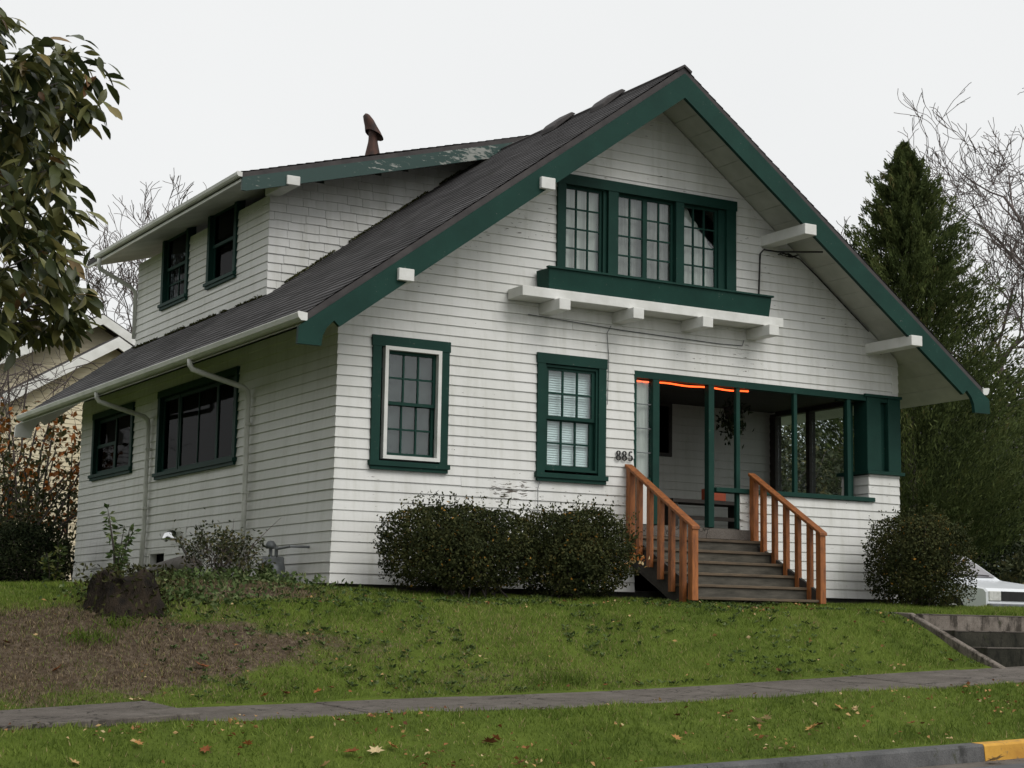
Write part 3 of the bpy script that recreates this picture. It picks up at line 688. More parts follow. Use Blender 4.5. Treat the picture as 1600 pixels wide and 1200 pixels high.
# moss where the dormer meets the roof
C = []
for i in range(1500):
    t = random.random(); xx = DX+t*3.6; C.append((xx, DY0-.03-abs(random.gauss(0, .02)), roof_top(xx)+.02+abs(random.gauss(0, .012))))
for i in range(1400): C.append((DX-.03-abs(random.gauss(0, .02)), random.uniform(DY0, DY1), dbase-.01+abs(random.gauss(0, .012))))
C = np.array(C); keep = lump(C, 2.2, 5) > -.18; C = C[keep]
tag(leaves('moss', C, RNG.normal(size=C.shape)+[0, 0, .8], RNG.uniform(.015, .05, len(C)), .02, 'moss', house), kind='stuff')
# ridge vents, flue, small pipe
for i, (yy, xv) in enumerate(((.58, 4.18), (1.87, 4.18))):
    zz = roof_top(xv); vb = MB()
    pr = [(-.19, -.02), (-.19, .055), (-.12, .085), (.12, .085), (.19, .02)]
    vb.prism([(xv+a, zz+b+.02+a*SLOPE) for a, b in pr], 'y', yy-.17, yy+.17); vb.build('roof_vent', 'roof_edge', house, bevel=.012)
fl = thing('metal_flue', (2.62, 4.75, 6.47), 'rusty metal flue with a tilted hood on the dormer roof', 'flue')
cx_, cy_, cz_ = 2.62, 4.75, dtop(2.62)+.07
MB().lathe([(.125, 0), (.118, .10), (.075, .30), (.07, .36)], (cx_, cy_, cz_), 16).build('base_cone', 'rust', fl, smooth=True)
MB().lathe([(.07, .33), (.07, .52)], (cx_, cy_, cz_), 16).build('pipe', 'rust', fl, smooth=True)
hood = MB(); ring = []
for (t, r, off) in ((0, .15, (.02, 0, .42)), (.3, .13, (-.01, 0, .50)), (.6, .11, (-.05, 0, .58)), (.85, .09, (-.085, 0, .66)), (1, .045, (-.10, 0, .715))):
    ring.append([(cx_+off[0]+r*math.cos(a)*.95+.0, cy_+r*math.sin(a), cz_+off[2]-.45*r*math.cos(a)) for a in [q*math.pi/8 for q in range(16)]])
vs_ = [p for r_ in ring for p in r_]
hood.add(vs_, [(i*16+q, i*16+(q+1) % 16, (i+1)*16+(q+1) % 16, (i+1)*16+q) for i in range(4) for q in range(16)] + [tuple(64+q for q in range(16))])
hood.build('hood', 'rust', fl, smooth=True)
MB().lathe([(.04, 0), (.04, .22), (.0, .22)], (3.25, 5.1, dtop(3.25)-.03), 12).build('vent_pipe', 'metal_grey', house)

# ---- porch
pz = .885
MB().box(4.26, 8.78, .03, 2.74, pz-.08, pz).build('porch_floor', 'step_wood', house)
MB().box(4.24, 8.80, .02, 2.85, 2.93, 2.97).build('porch_ceiling', 'dark_wood', house)  # ceiling coloured dark to deepen the shade inside the porch
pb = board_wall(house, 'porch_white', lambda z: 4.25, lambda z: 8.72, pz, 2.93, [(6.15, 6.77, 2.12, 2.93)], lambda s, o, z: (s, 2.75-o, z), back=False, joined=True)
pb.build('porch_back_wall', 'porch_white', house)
MB().box(4.2, 8.8, 2.76, 2.85, pz, 2.97).build('porch_back_sheathing', 'room', house)
o = frame_rect(MB(), 6.15, 6.77, 2.12, 2.93, .05, 2.70, 2.76).build('porch_door_window', 'dark_wood', house)
MB().box(6.2, 6.72, 2.735, 2.742, 2.17, 2.88).build('pane', 'glass_dark', o)
MB().box(4.16, 4.24, .02, 2.75, pz, 2.95).build('porch_end_wall', 'porch_white', house)
# beam above the opening, posts
MB().box(4.243, 8.79, -.012, .14, 2.80, 2.888).build('porch_beam', 'green', house)
def post(x0, x1, z0, z1, y0=-.0, y1=.07, nm='porch_post', mat='green'): return MB().box(x0, x1, y0, y1, z0, z1).build(nm, mat, house, bevel=.004)
post(4.243, 4.285, pz, 2.798, -.012, .12); post(4.545, 4.650, pz, 2.798, -.01, .11); post(5.452, 5.545, pz, 2.798, -.01, .09)
post(5.925, 5.985, pz, 1.368, .0, .06); post(5.92, 5.985, 1.425, 2.798, .0, .06); post(6.915, 6.975, 1.425, 2.798, .0, .06); post(7.875, 7.94, 1.425, 2.798, .0, .06)
post(8.07, 8.17, 1.425, 2.798, .22, .32)
MB().box(5.546, 8.33, -.055, .12, 1.362, 1.424).build('porch_sill', 'green', house, bevel=.005)
# narrow glazed side light
for i in range(4):
    z_ = 1.50+i*.32; MB().box(4.288, 4.542, .04, .046, z_+.006, z_+.314).build('sidelight_pane', 'glass', house)
MB().box(4.286, 4.544, .02, .07, 1.40, 1.495).build('sidelight_rail', 'green', house)
o = MB()
for i in range(1, 4): o.box(4.287, 4.543, .03, .055, 1.50+i*.32-.005, 1.50+i*.32+.005)
o.build('sidelight_bar', 'metal_grey', house)
curtain('sidelight_curtain', 4.29, 4.54, 1.5, 2.78, .10, 'curtain', house, amp=.008)
MB().box(4.29, 4.544, .0, .06, pz, 1.40).build('sidelight_panel', 'white', house)
# corner pedestal and paired columns
pd = MB().box(8.27, 8.80, .03, .55, .0, 1.74).build('pedestal_core', 'room', house)
for z_ in [1.36+i*EX for i in range(4)]:
    zt = min(z_+EX, 1.752)
    P = lambda o0, o1: [(8.25-o0, 0-o0, z_), (8.25-o0, .56, z_), (8.25-o1, .56, zt), (8.25-o1, -o1, zt), (8.262, .01, z_), (8.262, .56, z_), (8.262, .56, zt), (8.262, .01, zt)]
    MB().add(P(.022, .004), [(0, 1, 2, 3), (4, 7, 6, 5), (0, 4, 5, 1), (1, 5, 6, 2), (2, 6, 7, 3), (3, 7, 4, 0)]).build('siding_board', 'white', house)
MB().box(8.19, 8.88, -.07, .62, 1.757, 1.805).build('column_cap', 'green', house, bevel=.004)
for (a, b) in ((8.215, 8.475), (8.61, 8.845)): MB().box(a, b, -.03, .26, 1.806, 2.86).build('corner_column', 'green', house, bevel=.006)
MB().box(8.475, 8.61, .06, .24, 1.806, 2.86).build('column_web', 'green', house)
MB().box(8.17, 8.86, -.05, .60, 2.861, 2.90).build('column_head', 'green', house)
# right side of the porch: half wall and glazed opening
for z_ in [i*EX for i in range(12)]:
    MB().add([(W+.022, .05, z_), (W+.022, 2.75, z_), (W+.004, 2.75, z_+EX), (W+.004, .05, z_+EX), (W-.09, .05, z_), (W-.09, 2.75, z_), (W-.09, 2.75, z_+EX), (W-.09, .05, z_+EX)],
             [(0, 1, 2, 3), (4, 7, 6, 5), (0, 4, 5, 1), (1, 5, 6, 2), (2, 6, 7, 3), (3, 7, 4, 0)]).build('siding_board', 'white2', house)
sw = MB()
for (a, b) in ((.56, .68), (1.78, 1.86), (2.60, 2.74)): sw.box(8.66, 8.78, a, b, 1.49, 2.90)
sw.box(8.64, 8.80, .56, 2.74, 1.484, 1.545); sw.box(8.66, 8.78, .68, 2.60, 2.86, 2.929)
sw = sw.build('porch_side_window', 'dark_wood', house)
for (a, b) in ((.685, 1.775), (1.865, 2.595)): MB().box(8.715, 8.72, a, b, 1.546, 2.858).build('pane', 'glass', sw)
MB().box(W-.1, W+.01, -.02, 2.75, 2.93, 3.3).build('porch_side_beam', 'white2', house)
# orange rope light under the beam
pts = [(4.30+i*.1, .098, 2.776-.007*math.sin(i*.9)) for i in range(20)]
rope = tag(MB().tube(pts, .011, 6).build('rope_light', 'led'), 'glowing orange rope light strung under the porch beam', 'light')
# house number
def stroke(m, pts, x, z, h, y, thin=.07, thick=.15):
    n = len(pts)
    Lp, Rp = [], []
    for i, p in enumerate(pts):
        a, b = pts[max(i-1, 0)], pts[min(i+1, n-1)]; d = Vector((b[0]-a[0], b[1]-a[1])).normalized()
        w = (thin+(thick-thin)*abs(d.y))*h*.5; nn = Vector((-d.y, d.x))
        Lp.append((x+p[0]*h+nn.x*w, y, z+p[1]*h+nn.y*w)); Rp.append((x+p[0]*h-nn.x*w, y, z+p[1]*h-nn.y*w))
    vs = Lp+Rp+[(p[0], y+.012, p[2]) for p in Lp+Rp]
    fs = [(i, i+1, n+i+1, n+i) for i in range(n-1)]+[(i, 2*n+i, 2*n+i+1, i+1) for i in range(n-1)]+[(n+i, n+i+1, 3*n+i+1, 3*n+i) for i in range(n-1)]
    m.add(vs, fs)
def digit(ch, x, z, h, y):
    m = MB(); C_ = lambda cx, cy, rx, ry, a0, a1, n=18: [(cx+rx*math.cos(R(a0+(a1-a0)*i/n)), cy+ry*math.sin(R(a0+(a1-a0)*i/n))) for i in range(n+1)]
    if ch == '8': stroke(m, C_(.31, .745, .19, .20, 0, 360), x, z, h, y); stroke(m, C_(.31, .275, .23, .23, 0, 360), x, z, h, y-.001)
    if ch == '5':
        stroke(m, [(.52, .93), (.36, .93), (.20, .93)], x, z, h, y, .14, .14); stroke(m, [(.20, .95), (.17, .75), (.15, .53)], x, z, h, y-.001, .08, .09)
        stroke(m, C_(.28, .30, .24, .25, 130, -150), x, z, h, y-.002)
    o = m.build('number_digit', 'black', house); tag(o, 'black house number digit ' + ch)
for ch, x_ in (('8', 3.945), ('8', 4.038), ('5', 4.13)): digit(ch, x_, 1.685, .13, -.045)
# cables on the gable wall
ca = MB().tube([(6.95, -.60, 4.70), (6.75, -.35, 4.72), (6.55, -.12, 4.74), (6.36, -.05, 4.76), (6.31, -.035, 4.70), (6.30, -.03, 4.4), (6.285, -.03, 4.05)], .012, 6).build('cable', 'black', house)
MB().tube([(6.6, -.12, 4.735), (6.8, -.06, 4.74), (7.0, -.05, 4.70), (7.3, -.045, 4.50), (7.8, -.045, 4.13), (8.25, -.045, 3.80)], .009, 6).build('cable', 'black', house)
cp = [(6.62+.10*math.cos(t*1.9)+t*.02, -.10+.02*math.sin(t*3), 4.72+.022*math.sin(t*2.7)) for t in np.arange(0, 12, .4)]
MB().tube(cp, .006, 5).build('cable_coil', 'black', house)
MB().tube([(2.6, -.035, 3.46), (4.0, -.03, 3.40), (5.6, -.03, 3.37), (6.0, -.03, 3.38), (6.03, -.03, 3.46)], .006, 5).build('cable', 'metal_grey', house)
MB().tube([(3.86, -.03, 3.44), (3.80, -.03, 3.34), (3.83, -.03, 3.0), (3.81, -.035, 2.4)], .005, 5).build('cable', 'metal_grey', house)
MB().tube([(2.80, -.05, 1.36), (2.77, -.05, 1.25), (2.775, -.05, .9)], .005, 5).build('cable', 'metal_grey', house)

# ------------------------------------------------------------------ wooden porch stairs
st = thing('wooden_stairs', (5.14, -.8, -.05), 'weathered wooden porch stairs with orange cedar handrails', 'stairs')
XL, XR = 4.14, 6.14
TY = [-.19, -.45, -.70, -.955, -1.21, -1.46]; TZ = [.72, .56, .403, .245, .09, -.07]
MB().box(XL+.08, XR+.05, -.075, -.035, .735, .868).build('riser', 'concrete', st)
for i in range(6):
    y1 = TY[i-1] if i else -.03
    MB().box(XL+.03, XR+.08, TY[i]-.022, y1+.03, TZ[i]-.038+.0008*i, TZ[i]).build('tread', 'tread_wood', st, bevel=.005)
    if i < 5: MB().box(XL+.06, XR+.05, TY[i]+.004, TY[i]+.03, TZ[i+1]+.001, TZ[i]-.039).build('riser', 'step_wood', st)
for xs_ in (XL+.065, XR+.01):
    MB().prism([(-.03, .66), (-.03, .35), (-1.25, -.28), (-1.42, -.18), (-1.42, .03), (-.19, .66)], 'x', xs_-.022, xs_+.022).build('stringer', 'dark_wood', st)
def rail_z(y): return 1.60+(y+.10)*(1.60-.805)/(1.37)
for xs_, nb in ((XL, 5), (XR, 5)):
    MB().prism([(-.145, .45), (-.055, .45), (-.055, rail_z(-.055)-.03), (-.145, rail_z(-.145)-.03)], 'x', xs_-.045, xs_+.045).build('newel_post', 'cedar', st, bevel=.004)
    MB().prism([(-1.515, -.12), (-1.42, -.12), (-1.42, rail_z(-1.42)-.03), (-1.515, rail_z(-1.515)-.03)], 'x', xs_-.045, xs_+.045).build('newel_post', 'cedar', st, bevel=.004)
    MB().prism([(-.04, rail_z(-.04)-.03), (-.04, rail_z(-.04)+.012), (-1.53, rail_z(-1.53)+.012), (-1.53, rail_z(-1.53)-.03)], 'x', xs_-.06, xs_+.06).build('handrail', 'cedar', st, bevel=.005)
    for i in range(nb):
        y = -.10-(i+.85)*(1.37/(nb+.75)); zt = rail_z(y)-.031; j = min(range(6), key=lambda q: abs((TY[q]+.12)-y)); zb_ = TZ[j]-.10
        if zt-zb_ < .3: zb_ = zt-.75
        MB().prism([(y-.035, zb_), (y+.035, zb_), (y+.035, rail_z(y+.035)-.031), (y-.035, rail_z(y-.035)-.031)], 'x', xs_-.032, xs_+.032).build('baluster', 'cedar', st, bevel=.003)
# bench and box on the porch
bn = thing('porch_bench', (6.0, 1.1, pz), 'dark wooden bench standing on the porch behind the stairs', 'bench')
MB().box(5.55, 6.85, .95, 1.35, pz+.40, pz+.45).build('seat', 'dark_wood', bn)
for x_ in (5.6, 6.78): MB().box(x_, x_+.05, .97, 1.33, pz, pz+.40).build('leg', 'dark_wood', bn)
MB().box(5.65, 6.78, 1.1, 1.14, pz+.18, pz+.23).build('stretcher', 'dark_wood', bn)
tag(MB().box(6.25, 6.50, 1.0, 1.25, pz+.452, pz+.63).build('box', 'orange_box', bevel=.006), 'small orange-red box on the porch bench', 'box')
hb = thing('hanging_plant', (6.55, .9, 2.2), 'dark hanging plant under the porch ceiling', 'plant')
MB().tube([(6.55, .9, 2.92), (6.55, .9, 2.65)], .006, 5).build('wire', 'black', hb)
MB().lathe([(.0, 0), (.10, .01), (.14, .16), (.13, .16), (.0, .12)], (6.55, .9, 2.5), 14).build('pot', 'dark_wood', hb, smooth=True)
C = RNG.normal(size=(420, 3))*[.09, .09, .12]+[6.55, .9, 2.48]; leaves('foliage', C, RNG.normal(size=C.shape)+[0, 0, -1.2], .09, .03, 'darkleaf', hb)

# ------------------------------------------------------------------ concrete steps in the bank
cs = thing('concrete_steps', (7.6, -4.0, -.8), 'weathered concrete steps cut into the grass bank beside the sidewalk', 'steps')
cx0, cx1 = 6.05, 9.6
ST = [(-4.42, -.815+.02, -.63), (-3.92, -.63, -.445), (-3.38, -.445, -.255)]
for i, (y0, zz0, zz1) in enumerate(ST):
    MB().box(cx0+.001, cx1, y0, y0+.60 if i < 2 else y0+1.0, zz0-.12, zz1).build('step', 'concrete_stain' if i == 2 else 'concrete_dark', cs, bevel=.008)
    MB().box(cx0+.001, cx1, y0-.004, y0+.45, zz1+.001, zz1+.012).build('nosing', 'concrete', cs)
for x0 in (cx0-.09, cx1):
    MB().prism([(-4.72, -.92), (-4.72, -.84), (-3.25, -.235), (-2.6, -.215), (-2.6, -.92)], 'x', x0, x0+.09).build('cheek_wall', 'concrete_stain', cs, bevel=.01)

# ------------------------------------------------------------------ things by the side wall
lm = thing('flood_lamp', (-.2, 4.8, .6), 'round silver reflector lamp fixed low on the side wall', 'lamp')
MB().lathe([(.03, .10), (.07, .09), (.13, .05), (.155, -.01), (.16, -.04), (.15, -.04), (.12, .03)], (-.30, 4.72, .70), 18).build('shade', 'silver', lm, smooth=True)
MB().tube([(-.02, 4.6, .45), (-.15, 4.65, .50), (-.28, 4.72, .78)], .018, 8).build('arm', 'metal_grey', lm)
MB().box(-.12, -.03, 4.30, 4.62, .25, .56).build('junction_box', 'gutter', lm, bevel=.008)
gm = thing('gas_meter', (-.28, .95, 0), 'grey gas meter with pipes at the foot of the side wall', 'meter')
MB().lathe([(.0, -.11), (.16, -.10), (.19, -.06), (.19, .06), (.16, .10), (.0, .11)], (-.28, 1.12, .14), 22, 'x').build('body', 'metal_grey', gm, smooth=True)
MB().box(-.38, -.18, .98, 1.26, .10, .33).build('head', 'metal_grey', gm, bevel=.02)
for y_ in (1.02, 1.20): MB().tube([(-.28, y_, .30), (-.28, y_, .45)], .022, 8).build('pipe', 'metal_grey', gm)
MB().tube([(-.28, 1.02, .42), (-.26, .62, .44), (-.03, .60, .44)], .017, 8).build('pipe', 'metal_grey', gm)
MB().lathe([(0, 0), (.06, 0), (.07, .04), (.04, .09), (.0, .10)], (-.28, 1.20, .43), 14).build('regulator', 'metal_grey', gm, smooth=True)
lg = tag(MB().tube([(-.85, 4.2, .06), (-.9, 3.4, .15), (-.95, 2.4, .22), (-1.0, 1.9, .20)], [.13, .15, .14, .11], 12).build('log', 'log', smooth=True), 'grey weathered log lying along the foot of the side wall', 'log')
# rotten stump
sm = thing('tree_stump', (-3.2, -2.2, -.5), 'dark rotten tree stump on the bare mound', 'stump')
v = []; nseg, nr = 40, 9
for j in range(nr):
    t = j/(nr-1); zz = -.68+.62*math.sin(t*1.5)
    for i in range(nseg):
        a = i*2*math.pi/nseg; r = .26*math.cos(t*1.15)**.5+.08+.13*(1-t)**2+.10*mnoise.noise(Vector((math.cos(a)*2, math.sin(a)*2, t*2)))+.07*mnoise.noise(Vector((math.cos(a)*8, math.sin(a)*8, t*4)))
        top = .22*mnoise.noise(Vector((math.cos(a)*1.3+5, math.sin(a)*1.3, 2)))*t
        v.append((-3.15+r*math.cos(a)*1.0, -2.2+r*math.sin(a)*.8, zz+top))
v.append((-3.2, -2.2, -.06))
f = [(j*nseg+i, j*nseg+(i+1) % nseg, (j+1)*nseg+(i+1) % nseg, (j+1)*nseg+i) for j in range(nr-1) for i in range(nseg)]+[((nr-1)*nseg+i, (nr-1)*nseg+(i+1) % nseg, nr*nseg) for i in range(nseg)]
MB().add(v, f).build('trunk', 'stump', sm, smooth=True)
C = np.array([(-3.15+random.gauss(0, .24), -2.2+random.gauss(0, .18)-.05, random.uniform(-.5, .06)) for _ in range(900)])
tag(leaves('rotten_chips', C, RNG.normal(size=C.shape), .06, .03, 'moss', sm, tint=RNG.random(900)*.5), kind='stuff')

# ------------------------------------------------------------------ vegetation helpers
def blob(name, root, c, r, n, L, Wd, mat, power=2.6, shell=.35, lumps=.22, lsc=2.2, seed=1, up=.3, part='crown', tint_bias=0, sprigs=0):
    d = unit(RNG.normal(size=(n, 3))); p = np.abs(d)**power; rad = 1/np.power(p.sum(1), 1/power)
    lm_ = lump(d*np.array(r)*1.0, lsc, seed)
    k = rad*(1+lumps*lm_+.10*lump(d*np.array(r), lsc*3.1, seed+8))*(1-shell*RNG.random(n)**1.7)
    k = np.where(RNG.random(n) < .03, k*1.07, k)
    P = np.array(c)+d*k[:, None]*np.array(r)
    if sprigs:      # stray shoots standing out of the clipped outline
        m_ = sprigs*14; sd = np.repeat(unit(RNG.normal(size=(sprigs, 3))+[0, -.2, .9]), 14, 0)
        sr = 1/np.power((np.abs(sd)**power).sum(1), 1/power)
        P[:m_] = np.array(c)+sd*np.array(r)*sr[:, None]+(np.tile(np.linspace(-.06, .10, 14), sprigs)*np.repeat(RNG.uniform(.4, 1.2, sprigs), 14))[:, None]*(sd+[0, 0, .8])+RNG.normal(size=(m_, 3))*.012
    ax = RNG.normal(size=(n, 3))+d*.7+np.array([0, 0, up])
    base = RNG.random(n)*.62+.18+.42*lump(P, 3.0, seed+3)+tint_bias
    base = np.where(RNG.random(n) < .012, 1.0, np.clip(base, 0, .93))
    return leaves(part, P, ax, L*RNG.uniform(.7, 1.3, n), Wd*RNG.uniform(.7, 1.3, n), mat, root, tint=base, nrm=d)
def stems(root, c, r, n, base_z, mat='bark', rad=.012, part='stems'):
    m = MB()
    for i in range(n):
        a = random.uniform(0, 6.28); q = random.uniform(.3, .95)
        b = (c[0]+random.gauss(0, r[0]*.28), c[1]+random.gauss(0, r[1]*.2), base_z); e_ = (c[0]+r[0]*q*math.cos(a), c[1]+r[1]*q*math.sin(a), c[2]+r[2]*random.uniform(-.2, .8))
        mid = ((b[0]*.6+e_[0]*.4), (b[1]*.6+e_[1]*.4), b[2]*.45+e_[2]*.55); m.tube([b, mid, e_], [rad, rad*.8, rad*.35], 5)
    return m.build(part, mat, root)
def bush(name, c, r, n, label, cat='bush', group=None, L=.042, Wd=.024, mat='hedge', seed=1, **kw):
    zg = gz(c[0], c[1]); t = thing(name, (c[0], c[1], zg), label, cat, group)
    blob(name, t, c, r, int(n*1.4), L, Wd, mat, seed=seed, part='foliage', shell=.75, power=3.3, lumps=.16, lsc=3.2, sprigs=70, **kw); stems(t, c, r, 26, zg-.03); return t
bush('hedge_bush', (1.20, -.95, .42), (.92, .58, .47), 22000, 'wide clipped dark bush below the storm-framed window', group='clipped bushes along the street wall', seed=1)
bush('hedge_bush', (2.74, -1.0, .40), (.66, .58, .51), 19000, 'clipped dark bush with yellow leaves left of the stairs', group='clipped bushes along the street wall', seed=5)
bush('hedge_bush', (8.28, -.95, .50), (.64, .60, .60), 20000, 'rounded bush at the right house corner beside the parked car', group='clipped bushes along the street wall', seed=9)
# yellow-leaved sprigs in the second bush
def sprig(root, c, n, s, mat, L=.055): P = np.array(c)+RNG.normal(size=(n, 3))*s; return leaves('yellow_sprig', P, RNG.normal(size=(n, 3)), L, .03, mat, root, tint=RNG.random(n)*.4+.6)
hb2 = [o for o in bpy.data.objects if o.name == 'hedge_bush.001'][0]
sprig(hb2, (3.30, -1.42, .34), 26, (.09, .03, .05), 'litter'); sprig(hb2, (3.62, -1.0, .45), 40, (.05, .06, .08), 'autumn')

def branchy(m, p, d, L, r, depth, rng, spread=.55, up=.12, segs=3, ratio=.72, kids=(2, 3), tips=None, minr=.004):
    pts = [p.copy()]; rads = [r]; q = p.copy(); dd = d.copy()
    for i in range(segs):
        dd = (dd+Vector((rng.gauss(0, .20), rng.gauss(0, .20), rng.gauss(0, .16)+up*.3))).normalized(); q = q+dd*(L/segs); pts.append(q.copy()); rads.append(max(minr, r*(1-.38*(i+1)/segs)))
    m.tube(pts, rads, 6 if r > .05 else (4 if r > .015 else 3), cap=False)
    if depth == 0:
        if tips is not None: tips.append((q, dd))
        return
    for k in range(rng.randint(*kids)):
        s = rng.uniform(.35, 1.0) if k else 1.0; idx = max(1, min(segs, int(round(s*segs)))); b = pts[idx]
        ax = Vector((rng.gauss(0, 1), rng.gauss(0, 1), rng.gauss(0, .6))); ax = (ax-dd*ax.dot(dd)).normalized()
        nd = (dd+ax*rng.uniform(.35, 1)*spread+Vector((0, 0, up))).normalized()
        branchy(m, b, nd, L*ratio*rng.uniform(.75, 1.15), max(minr, rads[idx]*(.8 if k == 0 else .62)), depth-1, rng, spread, up, segs, ratio, kids, tips, minr)
def bare_tree(name, loc, height, label, seed, depth=7, lean=(0, 0), r=.2, group=None, spread=.6, kids=(2, 3), minr=.006, ratio=.76):
    rng = random.Random(seed); t = thing(name, loc, label, 'tree', group)
    tr = MB(); top = Vector(loc)+Vector((lean[0], lean[1], height*.28)); tr.tube([loc, (Vector(loc)+top)/2+Vector((.05, .03, 0)), top], [r*1.25, r*1.05, r], 9)
    tr.build('trunk', 'bark', t, smooth=True); m = MB()
    for k in range(4):
        a = k*1.57+rng.uniform(-.4, .4); d = Vector((math.cos(a)*.55, math.sin(a)*.55, 1)).normalized()
        branchy(m, top-Vector((0, 0, .1)), d, height*.24, r*.62, depth-1, rng, spread, .10, 4, ratio, kids, None, minr)
    m.build('crown', 'twig', t); return t
bare_tree('bare_tree', (27.6, 18.0, -.5), 13.6, 'leafless tree with fine twigs right of the tall conifer', 3, 8, (-.3, 0), .26, 'leafless trees', .62, minr=.009)
bare_tree('bare_tree', (30.5, 15.5, -.4), 17.0, 'thick-limbed leafless tree at the right edge of the picture', 11, 8, (.2, 0), .38, 'leafless trees', .75, minr=.010)
bare_tree('bare_tree', (11.2, 45.0, 0), 16.5, 'distant leafless tree behind the cream house', 8, 8, (0, 0), .22, 'leafless trees', .5, minr=.013)

# conifer
def conifer(name, loc, H, Rb, n, label, seed, mat='conifer', base=1.6, group=None):
    t = thing(name, loc, label, 'tree', group); loc = np.array(loc)
    MB().tube([loc, loc+[.03, .05, H*.5], loc+[0, 0, H*.96]], [.20, .13, .02], 8).build('trunk', 'bark', t, smooth=True)
    nb = 1500; rng = np.random.default_rng(seed)
    hh = base+(H-base)*(rng.random(nb)**1.25); aa = rng.random(nb)*2*math.pi
    prof = lambda h: Rb*np.power(np.clip((H-h)/(H-base), 0, 1), .86)*np.where(h < base+1.2, .7+.25*(h-base), 1)
    per = n//nb; P = []; Dd = []; T = []
    for h, a_ in zip(hh, aa):
        rel = 1+.30*mnoise.noise(Vector((math.cos(a_)*1.6, math.sin(a_)*1.6, h*.75)))
        rr_ = prof(h)*rel*(rng.uniform(.62, 1.12) if rng.random() < .82 else rng.uniform(1.1, 1.38))+.05; rise = rng.uniform(.35, .75); s = rng.random(per)**.55
        out = np.array([math.cos(a_), math.sin(a_), 0]); side_ = np.array([-math.sin(a_), math.cos(a_), 0])
        w = (.06+.22*min(1, rr_/Rb))*(1.15-s)*1.0
        p = loc+[0, 0, h-rise*rr_*.4]+s[:, None]*rr_*(out+[0, 0, rise])+side_*(rng.normal(size=per)*w)[:, None]+np.array([0, 0, 1])*(rng.normal(size=per)*.06)[:, None]
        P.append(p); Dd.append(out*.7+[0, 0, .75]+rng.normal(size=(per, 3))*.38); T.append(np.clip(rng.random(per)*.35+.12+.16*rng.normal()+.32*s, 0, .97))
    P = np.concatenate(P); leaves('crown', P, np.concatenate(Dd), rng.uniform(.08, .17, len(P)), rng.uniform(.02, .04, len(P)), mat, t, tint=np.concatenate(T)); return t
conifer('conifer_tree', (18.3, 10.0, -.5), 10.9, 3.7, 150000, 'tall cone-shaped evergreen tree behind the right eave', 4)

# evergreen background shrubs on the right
def shrub(name, c, r, n, label, mat, L=.12, Wd=.06, seed=1, group=None, cat='shrub', **kw):
    t = thing(name, (c[0], c[1], gz(c[0], c[1])), label, cat, group); blob(name, t, c, r, n, L, Wd, mat, seed=seed, part='crown', power=2.1, **kw); stems(t, c, r, 16, gz(c[0], c[1])-.05, rad=.03); return t
G2 = 'evergreen shrubs behind the driveway'
shrub('evergreen_shrub', (13.2, 9.0, 1.7), (1.9, 1.6, 2.3), 15000, 'olive evergreen shrub under the right eave', 'olive', seed=2, group=G2, lumps=.35)
shrub('evergreen_shrub', (21.0, 12.5, 1.9), (3.2, 2.0, 2.6), 20000, 'broad dark evergreen shrub behind the parked car', 'darkleaf', seed=3, group=G2, lumps=.4)
shrub('evergreen_shrub', (27.5, 17.0, 3.2), (4.2, 3.0, 3.9), 22000, 'large olive evergreen shrub at the right edge', 'conifer', seed=6, group=G2, L=.18, Wd=.08, lumps=.4)
shrub('evergreen_shrub', (18.6, 5.8, .45), (1.6, 1.2, .85), 9000, 'low dark shrub beyond the car bonnet', 'olive', seed=7, group=G2, lumps=.35)

# left side shrubs
shrub('autumn_shrub', (.05, 13.5, 2.2), (1.5, 1.2, 1.2), 1100, 'shrub with orange autumn leaves behind the house corner', 'autumn', .13, .09, seed=4, lumps=.5)
shrub('olive_shrub', (-.6, 12.2, .9), (2.0, 1.4, 1.4), 4800, 'loose olive shrub left of the house corner', 'olive', .10, .05, seed=5, lumps=.5, shell=.8)
shrub('round_shrub', (-1.15, 9.3, .42), (.72, .65, .62), 9000, 'small round dark green shrub by the rear house corner', 'darkleaf', .06, .03, seed=8, tint_bias=.15)
def leafy_plant(name, base, h, n, label, mat, L=.09, lean=(0, 0), nst=4, cat='plant'):
    t = thing(name, base, label, cat); m = MB(); P = []; Dd = []
    for k in range(nst):
        a_ = random.uniform(0, 6.28); hh = h*random.uniform(.55, 1.0); top = Vector(base)+Vector((lean[0]+.18*h*math.cos(a_), lean[1]+.18*h*math.sin(a_), hh))
        b = Vector(base)-Vector((0, 0, .05)); mid = (b+top)/2+Vector((random.gauss(0, .04), random.gauss(0, .04), 0)); m.tube([b, mid, top], [.010, .007, .003], 5)
        for i in range(n//nst):
            s = random.uniform(.15, 1); p = (b.lerp(mid, s*2) if s < .5 else mid.lerp(top, s*2-1)); d = Vector((random.gauss(0, 1), random.gauss(0, 1), random.gauss(0, .5)))
            P.append(p+d.normalized()*L*.6); Dd.append(d)
    m.build('stem', 'bark', t); leaves('foliage', np.array(P), np.array(Dd), L, L*.45, mat, t); return t
leafy_plant('young_shrub', (-3.05, -1.5, -.15), 1.05, 210, 'young green sapling growing beside the stump', 'weed', .085, (-.02, 0), 5)
leafy_plant('young_shrub', (-1.3, 7.2, .0), .75, 260, 'yellow-green leafy plant by the rear house corner', 'lime', .10, (0, 0), 7)
leafy_plant('fern', (-.62, .62, -.02), .32, 220, 'small green fern right of the gas meter', 'weed', .07, (0, 0), 10)
tw = thing('twiggy_shrub', (-1.5, -.3, -.1), 'twiggy brown shrub with long bare shoots near the gas meter', 'shrub'); m = MB(); tp = []
rng = random.Random(5)
